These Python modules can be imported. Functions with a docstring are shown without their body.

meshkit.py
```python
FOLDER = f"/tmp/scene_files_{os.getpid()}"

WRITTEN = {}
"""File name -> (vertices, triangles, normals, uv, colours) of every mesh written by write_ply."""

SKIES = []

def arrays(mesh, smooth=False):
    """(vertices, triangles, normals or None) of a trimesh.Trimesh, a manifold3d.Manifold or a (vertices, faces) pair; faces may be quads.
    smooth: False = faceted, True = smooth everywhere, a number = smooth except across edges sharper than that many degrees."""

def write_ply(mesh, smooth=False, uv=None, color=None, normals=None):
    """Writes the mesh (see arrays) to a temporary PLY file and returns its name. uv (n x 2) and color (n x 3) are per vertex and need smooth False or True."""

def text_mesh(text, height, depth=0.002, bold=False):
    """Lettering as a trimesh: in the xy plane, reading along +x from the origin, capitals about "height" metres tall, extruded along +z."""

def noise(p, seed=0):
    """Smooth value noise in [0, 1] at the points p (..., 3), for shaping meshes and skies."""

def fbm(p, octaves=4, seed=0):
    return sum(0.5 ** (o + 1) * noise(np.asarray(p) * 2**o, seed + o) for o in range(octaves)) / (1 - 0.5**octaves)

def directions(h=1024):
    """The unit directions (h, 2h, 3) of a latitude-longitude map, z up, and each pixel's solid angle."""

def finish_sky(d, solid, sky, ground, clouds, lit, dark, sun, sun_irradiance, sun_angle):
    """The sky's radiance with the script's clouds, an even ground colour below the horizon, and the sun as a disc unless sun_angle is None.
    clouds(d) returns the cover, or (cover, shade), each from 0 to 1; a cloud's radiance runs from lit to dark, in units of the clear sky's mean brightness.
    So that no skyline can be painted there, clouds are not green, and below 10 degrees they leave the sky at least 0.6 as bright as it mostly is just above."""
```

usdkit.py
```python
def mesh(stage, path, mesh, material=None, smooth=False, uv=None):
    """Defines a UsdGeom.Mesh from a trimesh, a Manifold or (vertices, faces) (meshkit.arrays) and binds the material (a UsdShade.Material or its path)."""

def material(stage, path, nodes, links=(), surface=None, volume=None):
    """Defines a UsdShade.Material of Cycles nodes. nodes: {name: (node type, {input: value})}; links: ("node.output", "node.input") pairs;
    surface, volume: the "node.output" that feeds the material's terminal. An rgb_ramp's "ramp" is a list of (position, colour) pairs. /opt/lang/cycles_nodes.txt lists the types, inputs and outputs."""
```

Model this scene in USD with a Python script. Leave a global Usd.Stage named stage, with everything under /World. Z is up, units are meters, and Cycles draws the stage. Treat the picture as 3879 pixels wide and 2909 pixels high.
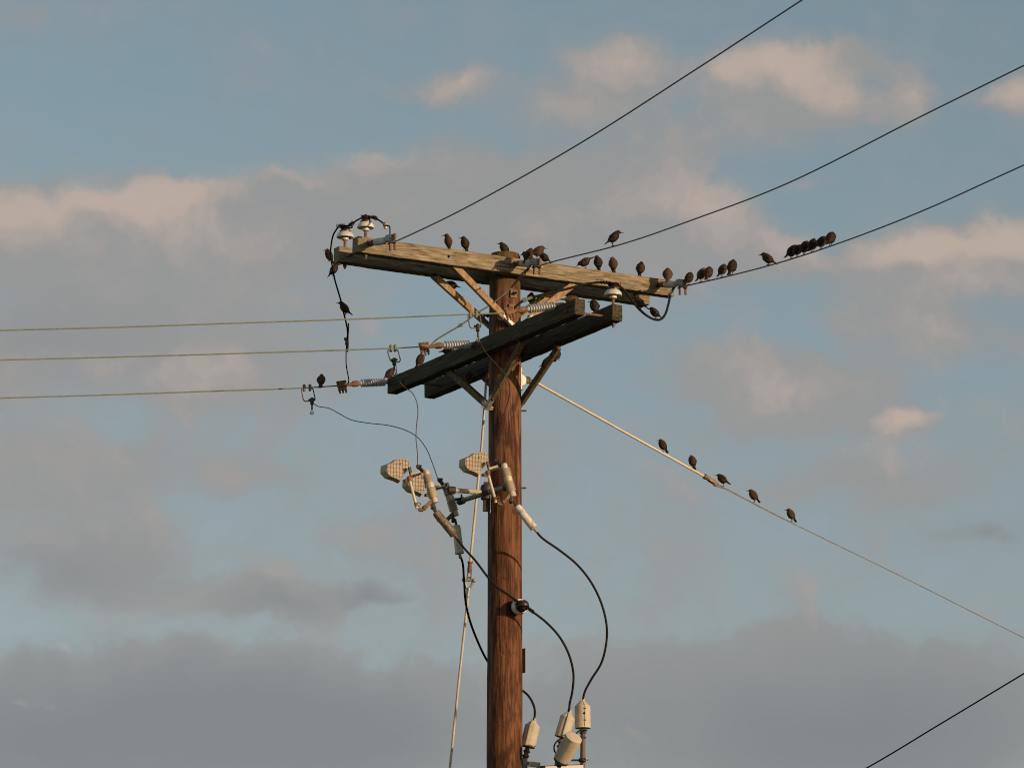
import math, random
import numpy as np
import trimesh
import manifold3d as m3
from manifold3d import Manifold
import meshkit, usdkit
from pxr import Usd, UsdGeom, UsdLux, UsdShade, Gf, Sdf

random.seed(7)
rng = np.random.default_rng(7)
V3 = lambda *a: np.array(a, float)

# ------------------------------------------------------------------ stage, camera, sky, sun, exposure
stage = Usd.Stage.CreateInMemory()
UsdGeom.SetStageUpAxis(stage, UsdGeom.Tokens.z)
UsdGeom.SetStageMetersPerUnit(stage, 1.0)
world = UsdGeom.Xform.Define(stage, '/World')
stage.SetDefaultPrim(world.GetPrim())

PW, PH, FPX = 3879.0, 2909.0, 19660.0            # the photograph's size and the focal length in its pixels
CAM = V3(0.048, -34.0, 1.6)
PITCH = math.radians(12.79)
FW, RT, UP = V3(0, math.cos(PITCH), math.sin(PITCH)), V3(1, 0, 0), V3(0, -math.sin(PITCH), math.cos(PITCH))
EXPOSURE = 0.0
cam = UsdGeom.Camera.Define(stage, '/World/camera')
cam.CreateHorizontalApertureAttr(36.0)
cam.CreateVerticalApertureAttr(36.0 * 767 / 1024)
cam.CreateFocalLengthAttr(36.0 * FPX / PW)
cam.CreateClippingRangeAttr(Gf.Vec2f(0.1, 5000))
cam.CreateExposureAttr(EXPOSURE)
cam.AddTransformOp().Set(Gf.Matrix4d(*RT, 0, *UP, 0, *(-FW), 0, *CAM, 1))

SUN_AZ = math.atan2(0.81, -0.58)                 # atan2(x, y) of the direction towards the sun
SUN_EL = math.radians(9.0)
SUN = V3(math.sin(SUN_AZ) * math.cos(SUN_EL), math.cos(SUN_AZ) * math.cos(SUN_EL), math.sin(SUN_EL))
sun = UsdLux.DistantLight.Define(stage, '/World/sun')
sun.CreateIntensityAttr(1.25)
sun.CreateAngleAttr(0.5)
sun.CreateNormalizeAttr(True)
sun.CreateColorAttr(Gf.Vec3f(1.0, 0.72, 0.46))
zx = np.cross([0, 0, 1.0], SUN); zx /= np.linalg.norm(zx)
zy = np.cross(SUN, zx)
UsdGeom.Xformable(sun).AddTransformOp().Set(Gf.Matrix4d(*zx, 0, *zy, 0, *SUN, 0, 0, 0, 0, 1))

UsdGeom.Scope.Define(stage, '/World/Looks')


def sky_material():
    """The evening sky with soft broken clouds; the clouds are patches of cover in directions of the sky, torn by noise."""
    S = FPX / 1000.0
    strength = 0.12
    n, l = {}, []
    n['tc'] = ('texture_coordinate', {})
    n['sky'] = ('sky_texture', dict(sky_type='single_scattering', sun_disc=False, sun_elevation=SUN_EL, sun_rotation=SUN_AZ, altitude=100.0, air_density=1.0, aerosol_density=1.0, ozone_density=1.0))
    # direction -> (right, forward, up) about the direction of the cloud bank, in units of about 2.9 degrees
    n['rot'] = ('mapping', dict(mapping_type='point', rotation=(-PITCH, 0, 0), scale=(S, S, S)))
    l.append(('tc.generated', 'rot.vector'))
    n['warp'] = ('noise_texture', dict(scale=3.2, detail=5.0, roughness=0.55))
    l.append(('rot.vector', 'warp.vector'))
    n['warpc'] = ('mix', dict(mix_type='subtract', fac=1.0, color2=(0.5, 0.5, 0.5)))
    l.append(('warp.color', 'warpc.color1'))
    n['warps'] = ('mix', dict(mix_type='multiply', fac=1.0, color2=(0.34, 0.34, 0.26)))
    l.append(('warpc.color', 'warps.color1'))
    n['p'] = ('mix', dict(mix_type='add', fac=1.0))
    l += [('rot.vector', 'p.color1'), ('warps.color', 'p.color2')]

    def blobs(tag, items):
        last = None
        for i, (px, py, rx, ry, w) in enumerate(items):
            x, z = (px - PW / 2) / 1000, -(py - PH / 2) / 1000
            rx, ry = rx / 1000, ry / 1000
            m, g, k = f'{tag}m{i}', f'{tag}g{i}', f'{tag}k{i}'
            n[m] = ('mapping', dict(mapping_type='point', location=(-x / rx, 0, -z / ry), scale=(1 / rx, 0.0, 1 / ry)))
            n[g] = ('gradient_texture', dict(gradient_type='spherical'))
            n[k] = ('math', dict(math_type='multiply_add', value2=float(w), value3=0.0))
            l.append(('p.color', f'{m}.vector')); l.append((f'{m}.vector', f'{g}.vector')); l.append((f'{g}.fac', f'{k}.value1'))
            if last:
                l.append((f'{last}.value', f'{k}.value3'))
            last = k
        return last

    cover = blobs('c', [
        (0, 900, 520, 260, 1.3), (350, 900, 620, 240, 1.3), (800, 880, 620, 250, 1.3), (1250, 800, 520, 230, 1.2), (1700, 780, 620, 300, 1.2), (2100, 850, 560, 320, 0.9),
        (600, 1080, 1100, 330, 0.9), (70, 100, 260, 110, 0.5), (430, 670, 330, 60, 0.5),
        (1740, 330, 260, 95, 0.8), (1490, 330, 160, 60, 0.4), (2340, 270, 330, 190, 1.2), (2150, 400, 360, 140, 0.6), (2950, 290, 420, 200, 1.4), (2900, 480, 620, 200, 0.6), (3180, 380, 220, 120, 0.7), (3440, 345, 170, 150, 1.0), (3840, 375, 240, 120, 1.1), (3250, 210, 300, 80, 0.5),
        (2200, 600, 700, 220, 0.55), (2480, 800, 420, 190, 1.2), (2780, 930, 420, 150, 0.9), (3100, 990, 380, 140, 0.8), (3050, 722, 170, 75, 0.7), (2400, 1000, 700, 220, 0.6),
        (3500, 990, 330, 170, 1.3), (3800, 960, 330, 190, 1.4), (3600, 1190, 560, 220, 0.8), (3200, 1180, 300, 130, 0.4), (3600, 1300, 360, 160, 0.35),
        (2750, 1420, 380, 170, 1.0), (3050, 1480, 460, 230, 1.1), (2900, 1600, 600, 150, 0.5), (3400, 1600, 200, 80, 1.0), (3300, 1820, 600, 160, 0.5), (3700, 2020, 340, 90, 0.4),
        (300, 1350, 900, 260, 0.8), (900, 1420, 520, 200, 0.7), (150, 1800, 600, 260, 0.65), (350, 2120, 560, 200, 0.7), (750, 2260, 420, 120, 0.6), (1050, 2290, 330, 110, 0.5), (1390, 2235, 200, 60, 0.5), (930, 1810, 330, 90, 0.4),
        (350, 2660, 1000, 290, 1.1), (1000, 2660, 900, 270, 1.0), (1500, 2720, 700, 240, 0.8), (200, 3000, 2600, 360, 0.8),
        (2450, 2640, 560, 260, 0.8), (3000, 2650, 800, 320, 1.1), (3600, 2640, 700, 320, 1.1), (3200, 3000, 2000, 360, 0.8), (2150, 2450, 300, 120, 0.35), (1950, 2150, 3200, 1000, 0.36), (500, 1750, 1600, 1000, 0.26), (3000, 1950, 1600, 700, 0.10), (3050, 2380, 300, 90, 0.4)])
    light = blobs('b', [
        (0, 830, 260, 160, 0.9), (250, 800, 300, 110, 0.6), (480, 745, 300, 110, 1.0), (640, 770, 300, 120, 0.6), (850, 715, 260, 100, 0.7), (1100, 690, 220, 80, 0.6), (1400, 610, 320, 70, 0.5), (600, 880, 700, 160, 0.5),
        (2960, 250, 280, 130, 1.3), (3180, 340, 200, 100, 0.8), (2740, 290, 200, 120, 0.5), (2330, 230, 260, 120, 0.75), (2200, 400, 260, 110, 0.35), (3440, 340, 150, 120, 0.6), (3840, 365, 190, 90, 0.9), (1740, 325, 220, 80, 0.7),
        (2500, 740, 320, 110, 0.7), (2700, 810, 160, 110, 0.6), (2900, 900, 300, 90, 0.5), (3130, 960, 260, 80, 0.6), (3050, 720, 150, 60, 0.6), (2200, 840, 300, 120, 0.4),
        (3480, 950, 240, 100, 1.1), (3640, 940, 240, 110, 0.7), (3830, 900, 200, 120, 1.1), (3700, 1060, 400, 130, 0.6), (3560, 1250, 260, 120, 0.35), (3410, 1590, 170, 60, 1.2), (2990, 1480, 300, 130, 0.75), (2760, 1370, 280, 110, 0.4), (3350, 1720, 300, 120, 0.3),
        (720, 1400, 420, 130, 0.6), (300, 1360, 300, 90, 0.35), (250, 2440, 60, 40, 0.8), (130, 2655, 90, 40, 0.5), (230, 2650, 50, 40, 0.5), (860, 2570, 300, 110, 0.3), (900, 1810, 260, 80, 0.35), (2400, 2770, 120, 70, 0.3), (250, 2050, 260, 120, 0.25)])
    dark = blobs('d', [(300, 2800, 1500, 480, 0.9), (1300, 2800, 1200, 420, 0.7), (3200, 2780, 1500, 500, 0.9), (1050, 2290, 320, 90, 0.5), (1390, 2240, 200, 70, 0.6), (300, 2160, 500, 170, 0.4), (3700, 2020, 340, 90, 0.5), (150, 1300, 700, 200, 0.3)])
    n['fbm'] = ('noise_texture', dict(scale=2.3, detail=7.0, roughness=0.60))
    l.append(('p.color', 'fbm.vector'))
    n['above'] = ('mix', dict(mix_type='add', fac=1.0, color2=(0.05, 0.0, 0.075)))
    n['fbm2'] = ('noise_texture', dict(scale=2.3, detail=7.0, roughness=0.60))
    l += [('p.color', 'above.color1'), ('above.color', 'fbm2.vector')]
    n['cov1'] = ('math', dict(math_type='multiply_add', value2=1.5))
    l += [('fbm.fac', 'cov1.value1'), (f'{cover}.value', 'cov1.value3')]
    n['soft'] = ('map_range', dict(range_type='smoothstep', from_min=0.50, from_max=1.65, to_min=0.0, to_max=0.80, clamp=True))
    n['crisp'] = ('map_range', dict(range_type='smoothstep', from_min=1.05, from_max=1.42, to_min=0.0, to_max=0.60, clamp=True))
    n['inv'] = ('math', dict(math_type='subtract', value1=1.0))
    n['cov2'] = ('math', dict(math_type='multiply_add'))
    # cover = soft + crisp * (1 - soft)
    l += [('cov1.value', 'soft.value'), ('cov1.value', 'crisp.value'), ('soft.result', 'inv.value2'), ('crisp.result', 'cov2.value1'), ('inv.value', 'cov2.value2'), ('soft.result', 'cov2.value3')]
    # cloud tops that face the low sun are lit: cover that thins out upwards
    n['rel'] = ('math', dict(math_type='subtract'))
    l += [('fbm.fac', 'rel.value1'), ('fbm2.fac', 'rel.value2')]
    n['rel2'] = ('math', dict(math_type='multiply_add', value2=1.35))
    l += [('rel.value', 'rel2.value1'), (f'{light}.value', 'rel2.value3')]
    n['lit1'] = ('math', dict(math_type='multiply_add', value2=0.7))
    l += [('fbm.fac', 'lit1.value1'), ('rel2.value', 'lit1.value3')]
    n['lit0'] = ('math', dict(math_type='multiply_add', value2=-0.45))
    l += [(f'{dark}.value', 'lit0.value1'), ('lit1.value', 'lit0.value3')]
    n['lit2'] = ('map_range', dict(range_type='smoothstep', from_min=0.30, from_max=1.45, to_min=0.0, to_max=1.0, clamp=True))
    l.append(('lit0.value', 'lit2.value'))
    n['drk'] = ('map_range', dict(range_type='linear', from_min=0.0, from_max=0.8, to_min=0.0, to_max=1.0, clamp=True))
    l.append((f'{dark}.value', 'drk.value'))
    k = 1.0 / strength
    n['tint'] = ('mix', dict(mix_type='multiply', fac=1.0))
    # the air is hazier and greyer towards the horizon
    n['sepz'] = ('separate_xyz', {})
    n['low'] = ('map_range', dict(range_type='smoothstep', from_min=1.0, from_max=-1.0, to_min=0.0, to_max=1.0, clamp=True))
    n['tintmix'] = ('mix', dict(mix_type='mix', color1=(1.10, 1.035, 0.955), color2=(1.085, 1.0, 0.985)))
    l += [('rot.vector', 'sepz.vector'), ('sepz.z', 'low.value'), ('low.result', 'tintmix.fac'), ('tintmix.color', 'tint.color2')]
    l.append(('sky.color', 'tint.color1'))
    n['grey'] = ('mix', dict(mix_type='mix', color1=tuple(k * c for c in (0.308, 0.304, 0.302)), color2=tuple(k * c for c in (0.222, 0.234, 0.246))))
    l.append(('drk.result', 'grey.fac'))
    n['cloud'] = ('mix', dict(mix_type='mix', color2=tuple(k * c for c in (0.51, 0.408, 0.352))))
    l += [('lit2.result', 'cloud.fac'), ('grey.color', 'cloud.color1')]
    n['all'] = ('mix', dict(mix_type='mix'))
    l += [('cov2.value', 'all.fac'), ('tint.color', 'all.color1'), ('cloud.color', 'all.color2')]
    n['bg'] = ('background_shader', dict(strength=strength))
    l.append(('all.color', 'bg.color'))
    return usdkit.material(stage, '/World/Looks/sky', n, l, surface='bg.background')


dome = UsdLux.DomeLight.Define(stage, '/World/sky')
UsdShade.MaterialBindingAPI.Apply(dome.GetPrim()).Bind(sky_material())
dome.GetPrim().SetCustomDataByKey('kind', 'structure')


# ------------------------------------------------------------------ from a pixel of the photograph to a point of the place
def ray(px, py):
    return FW + (px - PW / 2) / FPX * RT - (py - PH / 2) / FPX * UP


def on_plane(px, py, p0, nrm):
    d = ray(px, py)
    return CAM + d * (np.dot(np.asarray(p0) - CAM, nrm) / np.dot(d, nrm))


def on_y(px, py, y):
    return on_plane(px, py, (0, y, 0), (0, 1, 0))


def on_z(px, py, z):
    return on_plane(px, py, (0, 0, z), (0, 0, 1))


def pix(p):
    d = np.asarray(p) - CAM
    return np.array([PW / 2 + FPX * d @ RT / (d @ FW), PH / 2 - FPX * d @ UP / (d @ FW)])


def unit(a):
    a = np.asarray(a, float)
    return a / np.linalg.norm(a)


# ------------------------------------------------------------------ mesh helpers
def tm(m):
    if hasattr(m, 'to_mesh'):
        q = m.to_mesh()
        return trimesh.Trimesh(q.vert_properties[:, :3], q.tri_verts, process=False)
    return m


def cat(*ms):
    return trimesh.util.concatenate([tm(m) for m in ms])


def man(t):
    t = tm(t)
    return Manifold(m3.Mesh(np.asarray(t.vertices, np.float32), np.asarray(t.faces, np.uint32)))


def spline(pts, n=8):
    p = np.asarray(pts, float)
    if len(p) < 3:
        return p
    p = np.vstack([2 * p[0] - p[1], p, 2 * p[-1] - p[-2]])
    out = []
    for i in range(1, len(p) - 2):
        a, b, c, d = p[i - 1:i + 3]
        # centripetal parameters: no loops where points lie close together
        t = [0.0]
        for q, r in ((a, b), (b, c), (c, d)):
            t.append(t[-1] + max(np.linalg.norm(r - q), 1e-6) ** 0.5)
        for s in np.linspace(t[1], t[2], n, endpoint=False):
            A1 = ((t[1] - s) * a + (s - t[0]) * b) / (t[1] - t[0]); A2 = ((t[2] - s) * b + (s - t[1]) * c) / (t[2] - t[1]); A3 = ((t[3] - s) * c + (s - t[2]) * d) / (t[3] - t[2])
            B1 = ((t[2] - s) * A1 + (s - t[0]) * A2) / (t[2] - t[0]); B2 = ((t[3] - s) * A2 + (s - t[1]) * A3) / (t[3] - t[1])
            out.append(((t[2] - s) * B1 + (s - t[1]) * B2) / (t[2] - t[1]))
    out.append(p[-2])
    return np.array(out)


def tube(pts, r, sides=8):
    p = np.asarray(pts, float)
    keep = np.r_[True, np.linalg.norm(np.diff(p, axis=0), axis=1) > 1e-6]
    p = p[keep]
    rr = np.broadcast_to(np.asarray(r, float), (len(keep),))[keep]
    t = np.gradient(p, axis=0)
    t /= np.linalg.norm(t, axis=1, keepdims=True)
    a = np.cross(t[0], [0, 0, 1.0] if abs(t[0][2]) < 0.9 else [1.0, 0, 0]); a /= np.linalg.norm(a)
    rows = []
    ang = np.arange(sides) * 2 * math.pi / sides
    for i in range(len(p)):
        a = a - t[i] * (a @ t[i]); a /= np.linalg.norm(a)
        b = np.cross(t[i], a)
        rows.append(p[i] + rr[i] * (np.cos(ang)[:, None] * a + np.sin(ang)[:, None] * b))
    v = np.vstack(rows + [p[:1], p[-1:]])
    f = []
    for i in range(len(p) - 1):
        for j in range(sides):
            q, w = i * sides + j, i * sides + (j + 1) % sides
            f += [[q, w, w + sides], [q, w + sides, q + sides]]
    e0, e1, base = len(p) * sides, len(p) * sides + 1, (len(p) - 1) * sides
    for j in range(sides):
        f += [[e0, (j + 1) % sides, j], [e1, base + j, base + (j + 1) % sides]]
    return trimesh.Trimesh(v, np.array(f), process=False)


def frame(axis, hint=(0, 0, 1)):
    w = unit(axis)
    h = np.asarray(hint, float)
    if abs(w @ unit(h)) > 0.98:
        h = V3(1, 0, 0) if abs(w[0]) < 0.9 else V3(0, 1, 0)
    u = unit(np.cross(h, w))
    return u, np.cross(w, u), w


def lathe(profile, p, axis=(0, 0, 1), seg=24):
    """profile: (height, radius) rows from the base p along the axis; closed on the axis."""
    u, v, w = frame(axis)
    prof = [(h, max(r, 1e-5)) for h, r in profile]
    ang = np.arange(seg) * 2 * math.pi / seg
    ring = np.cos(ang)[:, None] * u + np.sin(ang)[:, None] * v
    vs = np.vstack([np.asarray(p) + h * w + r * ring for h, r in prof] + [np.asarray(p) + prof[0][0] * w, np.asarray(p) + prof[-1][0] * w])
    f = []
    for i in range(len(prof) - 1):
        for j in range(seg):
            q, r_ = i * seg + j, i * seg + (j + 1) % seg
            f += [[q, r_, r_ + seg], [q, r_ + seg, q + seg]]
    e0, e1, base = len(prof) * seg, len(prof) * seg + 1, (len(prof) - 1) * seg
    for j in range(seg):
        f += [[e0, (j + 1) % seg, j], [e1, base + j, base + (j + 1) % seg]]
    return trimesh.Trimesh(vs, np.array(f), process=False)


def hull(points):
    return trimesh.convex.convex_hull(np.asarray(points, float))


def box(c, axes, dims, ch=0.15):
    """A chamfered box: centre, three unit axes, full sizes; ch = chamfer as a share of the smallest size."""
    c = np.asarray(c, float)
    d = np.asarray(dims, float) / 2
    k = min(dims) * ch
    pts = []
    for sx in (-1, 1):
        for sy in (-1, 1):
            for sz in (-1, 1):
                s = V3(sx, sy, sz) * d
                for j in range(3):
                    q = s - np.sign(s) * k
                    q[j] = s[j]
                    pts.append(c + q[0] * axes[0] + q[1] * axes[1] + q[2] * axes[2])
    return hull(pts)


def bar(a, b, w, h, up=(0, 0, 1), ch=0.12):
    """A straight flat bar from a to b: w across, h along 'up'."""
    a, b = np.asarray(a, float), np.asarray(b, float)
    u, v, t = frame(b - a, up)
    return box((a + b) / 2, (u, v, t), (w, h, np.linalg.norm(b - a)), ch)


def ball(p, r, k=2):
    s = trimesh.creation.icosphere(k, 1.0)
    return trimesh.Trimesh(s.vertices * np.asarray(r) + np.asarray(p), s.faces, process=False)


def bolt(p, axis, r=0.012, length=0.03):
    """A hexagonal head with a round stud through it."""
    w = unit(axis)
    return cat(lathe([(0, r), (r * 0.9, r), (r, r * 0.8)], p, w, 6), lathe([(0, r * 0.5), (length, r * 0.5)], p, w, 8))


def torus(c, axis, R, r, seg=20, sides=6):
    u, v, w = frame(axis)
    a = np.linspace(0, 2 * math.pi, seg + 1)
    return tube(np.asarray(c) + R * (np.cos(a)[:, None] * u + np.sin(a)[:, None] * v), r, sides)


# ------------------------------------------------------------------ prims
counts = {}


def numbered(parent, name):
    key = f'{parent}/{name}'
    k = counts.get(key, 0)
    counts[key] = k + 1
    return f'{parent}/{name}' if k == 0 else f'{parent}/{name}_{k:03d}'


class Node:
    def __init__(self, prim, base):
        self.prim, self.base = prim, np.asarray(base, float)

    @property
    def path(self):
        return str(self.prim.GetPath())


def tag(prim, label=None, cat_=None, group=None, kind=None):
    for k, v in (('label', label), ('category', cat_), ('group', group), ('kind', kind)):
        if v:
            prim.SetCustomDataByKey(k, v)


def thing(name, label, cat_, base, group=None, kind=None):
    x = UsdGeom.Xform.Define(stage, numbered('/World', name))
    x.AddTranslateOp().Set(Gf.Vec3d(*map(float, base)))
    tag(x.GetPrim(), label, cat_, group, kind)
    return Node(x.GetPrim(), base)


def part(name, mesh, m, parent, smooth=35, label=None, kind=None):
    t = tm(mesh)
    t = trimesh.Trimesh(t.vertices - parent.base, t.faces, process=False)
    p = usdkit.mesh(stage, numbered(parent.path, name), t, m, smooth=smooth)
    tag(p.GetPrim(), label, kind=kind)
    return Node(p.GetPrim(), parent.base)


def single(name, mesh, m, label, cat_, base=None, smooth=35, group=None, kind=None):
    t = tm(mesh)
    base = np.asarray(t.vertices).mean(0) if base is None else np.asarray(base, float)
    t = trimesh.Trimesh(t.vertices - base, t.faces, process=False)
    p = usdkit.mesh(stage, numbered('/World', name), t, m, smooth=smooth)
    p.AddTranslateOp().Set(Gf.Vec3d(*map(float, base)))
    tag(p.GetPrim(), label, cat_, group, kind)
    return Node(p.GetPrim(), base)


# ------------------------------------------------------------------ materials
def mat(name, c1, c2, scale=20.0, rough=0.6, metallic=0.0, stretch=(1, 1, 1), rotz=0.0, detail=6.0, lo=0.35, hi=0.65, bump=0.0, spec=0.4, bdist=0.004, c3=None, c3scale=3.0, c3lo=0.55, c3hi=0.7, coat=0.0):
    n = {'g': ('geometry', {}), 'map': ('mapping', dict(mapping_type='point', scale=(1, 1, 1), rotation=(0, 0, rotz))),
         'map2': ('mapping', dict(mapping_type='point', scale=stretch)),
         'no': ('noise_texture', dict(scale=scale, detail=detail, roughness=0.6)),
         'r': ('rgb_ramp', dict(ramp=[(0, c1), (lo, c1), (hi, c2), (1, c2)])),
         'p': ('principled_bsdf', dict(roughness=rough, metallic=metallic, specular_ior_level=spec, coat_weight=coat))}
    l = [('g.position', 'map.vector'), ('map.vector', 'map2.vector'), ('map2.vector', 'no.vector'), ('no.fac', 'r.fac')]
    out = 'r.color'
    if c3 is not None:
        n['n3'] = ('noise_texture', dict(scale=c3scale, detail=5.0, roughness=0.62))
        n['m3'] = ('map_range', dict(range_type='smoothstep', from_min=c3lo, from_max=c3hi, to_min=0.0, to_max=1.0, clamp=True))
        n['x3'] = ('mix', dict(mix_type='mix', color2=c3))
        l += [('g.position', 'n3.vector'), ('n3.fac', 'm3.value'), ('m3.result', 'x3.fac'), (out, 'x3.color1')]
        out = 'x3.color'
    l.append((out, 'p.base_color'))
    if bump:
        n['b'] = ('bump', dict(strength=bump, distance=bdist))
        l += [('no.fac', 'b.height'), ('b.normal', 'p.normal')]
    return usdkit.material(stage, f'/World/Looks/{name}', n, l, surface='p.BSDF')


ANG1 = math.radians(30.07)                      # the upper pair of arms
ANG2 = math.radians(-61.5)                      # the lower pair
M = {}
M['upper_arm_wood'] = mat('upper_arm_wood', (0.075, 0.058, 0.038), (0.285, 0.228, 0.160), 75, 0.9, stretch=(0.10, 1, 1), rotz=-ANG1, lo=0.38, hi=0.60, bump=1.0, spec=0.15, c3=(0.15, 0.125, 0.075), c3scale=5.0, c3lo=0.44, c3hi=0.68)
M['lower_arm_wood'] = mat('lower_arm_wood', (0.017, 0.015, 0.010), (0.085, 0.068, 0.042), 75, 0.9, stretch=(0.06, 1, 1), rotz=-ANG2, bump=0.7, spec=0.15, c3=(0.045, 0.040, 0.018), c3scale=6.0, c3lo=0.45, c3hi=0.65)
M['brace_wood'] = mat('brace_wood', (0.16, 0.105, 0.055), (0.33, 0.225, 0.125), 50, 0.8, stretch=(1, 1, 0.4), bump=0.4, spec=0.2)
M['shaded_brace_wood'] = mat('shaded_brace_wood', (0.05, 0.038, 0.020), (0.13, 0.095, 0.05), 50, 0.85, stretch=(1, 1, 0.4), bump=0.4, spec=0.15)  # lower braces: shade from the arms above is put into this darker colour
M['galvanised_steel'] = mat('galvanised_steel', (0.17, 0.165, 0.155), (0.31, 0.30, 0.285), 35, 0.5, 0.35, bump=0.1)
M['rusty_iron'] = mat('rusty_iron', (0.075, 0.040, 0.024), (0.20, 0.105, 0.055), 60, 0.75, 0.1, bump=0.4)
M['dark_iron'] = mat('dark_iron', (0.022, 0.019, 0.017), (0.055, 0.045, 0.037), 50, 0.6, 0.2, bump=0.2)
M['white_porcelain'] = mat('white_porcelain', (0.42, 0.395, 0.365), (0.53, 0.505, 0.47), 12, 0.25, spec=0.6, c3=(0.42, 0.38, 0.33), c3scale=14, c3lo=0.6, c3hi=0.8)
M['brown_porcelain'] = mat('brown_porcelain', (0.016, 0.008, 0.006), (0.032, 0.016, 0.011), 20, 0.38, spec=0.45)
M['grey_polymer'] = mat('grey_polymer', (0.36, 0.37, 0.37), (0.45, 0.45, 0.45), 15, 0.55, spec=0.35)
M['cream_porcelain'] = mat('cream_porcelain', (0.36, 0.31, 0.25), (0.44, 0.385, 0.315), 14, 0.25, spec=0.6)
M['cream_plastic'] = mat('cream_plastic', (0.31, 0.255, 0.195), (0.40, 0.33, 0.255), 22, 0.6, spec=0.3, bump=0.1)
M['beige_cap'] = mat('beige_cap', (0.33, 0.29, 0.225), (0.42, 0.365, 0.29), 14, 0.65, spec=0.3, bump=0.1)
M['black_rubber'] = mat('black_rubber', (0.008, 0.0075, 0.0075), (0.014, 0.013, 0.012), 12, 0.8, spec=0.15)
M['grey_wire'] = mat('grey_wire', (0.115, 0.115, 0.12), (0.17, 0.17, 0.175), 60, 0.8, 0.0)
M['green_copper'] = mat('green_copper', (0.10, 0.115, 0.078), (0.15, 0.162, 0.118), 40, 0.75, 0.1)
M['brown_copper'] = mat('brown_copper', (0.09, 0.06, 0.04), (0.16, 0.11, 0.07), 40, 0.6, 0.2)
M['cream_rod'] = mat('cream_rod', (0.38, 0.33, 0.265), (0.47, 0.41, 0.335), 12, 0.45, spec=0.4)
M['steel_strand'] = mat('steel_strand', (0.14, 0.12, 0.10), (0.24, 0.20, 0.165), 40, 0.6, 0.3)
M['guard_line'] = mat('guard_line', (0.09, 0.06, 0.04), (0.13, 0.088, 0.06), 20, 0.7)
M['silver_jacket'] = mat('silver_jacket', (0.20, 0.135, 0.085), (0.50, 0.40, 0.30), 55, 0.3, 0.8, bump=0.15)
M['white_jacket'] = mat('white_jacket', (0.24, 0.22, 0.19), (0.52, 0.48, 0.42), 26, 0.4, 0.1, lo=0.3, hi=0.48, bump=0.2)
M['brown_tag'] = mat('brown_tag', (0.07, 0.045, 0.033), (0.10, 0.065, 0.048), 18, 0.6)
M['beak_horn'] = mat('beak_horn', (0.030, 0.022, 0.016), (0.05, 0.038, 0.026), 30, 0.5)
M['field_grass'] = mat('field_grass', (0.035, 0.05, 0.02), (0.08, 0.085, 0.04), 0.4, 0.95, spec=0.1)


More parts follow.
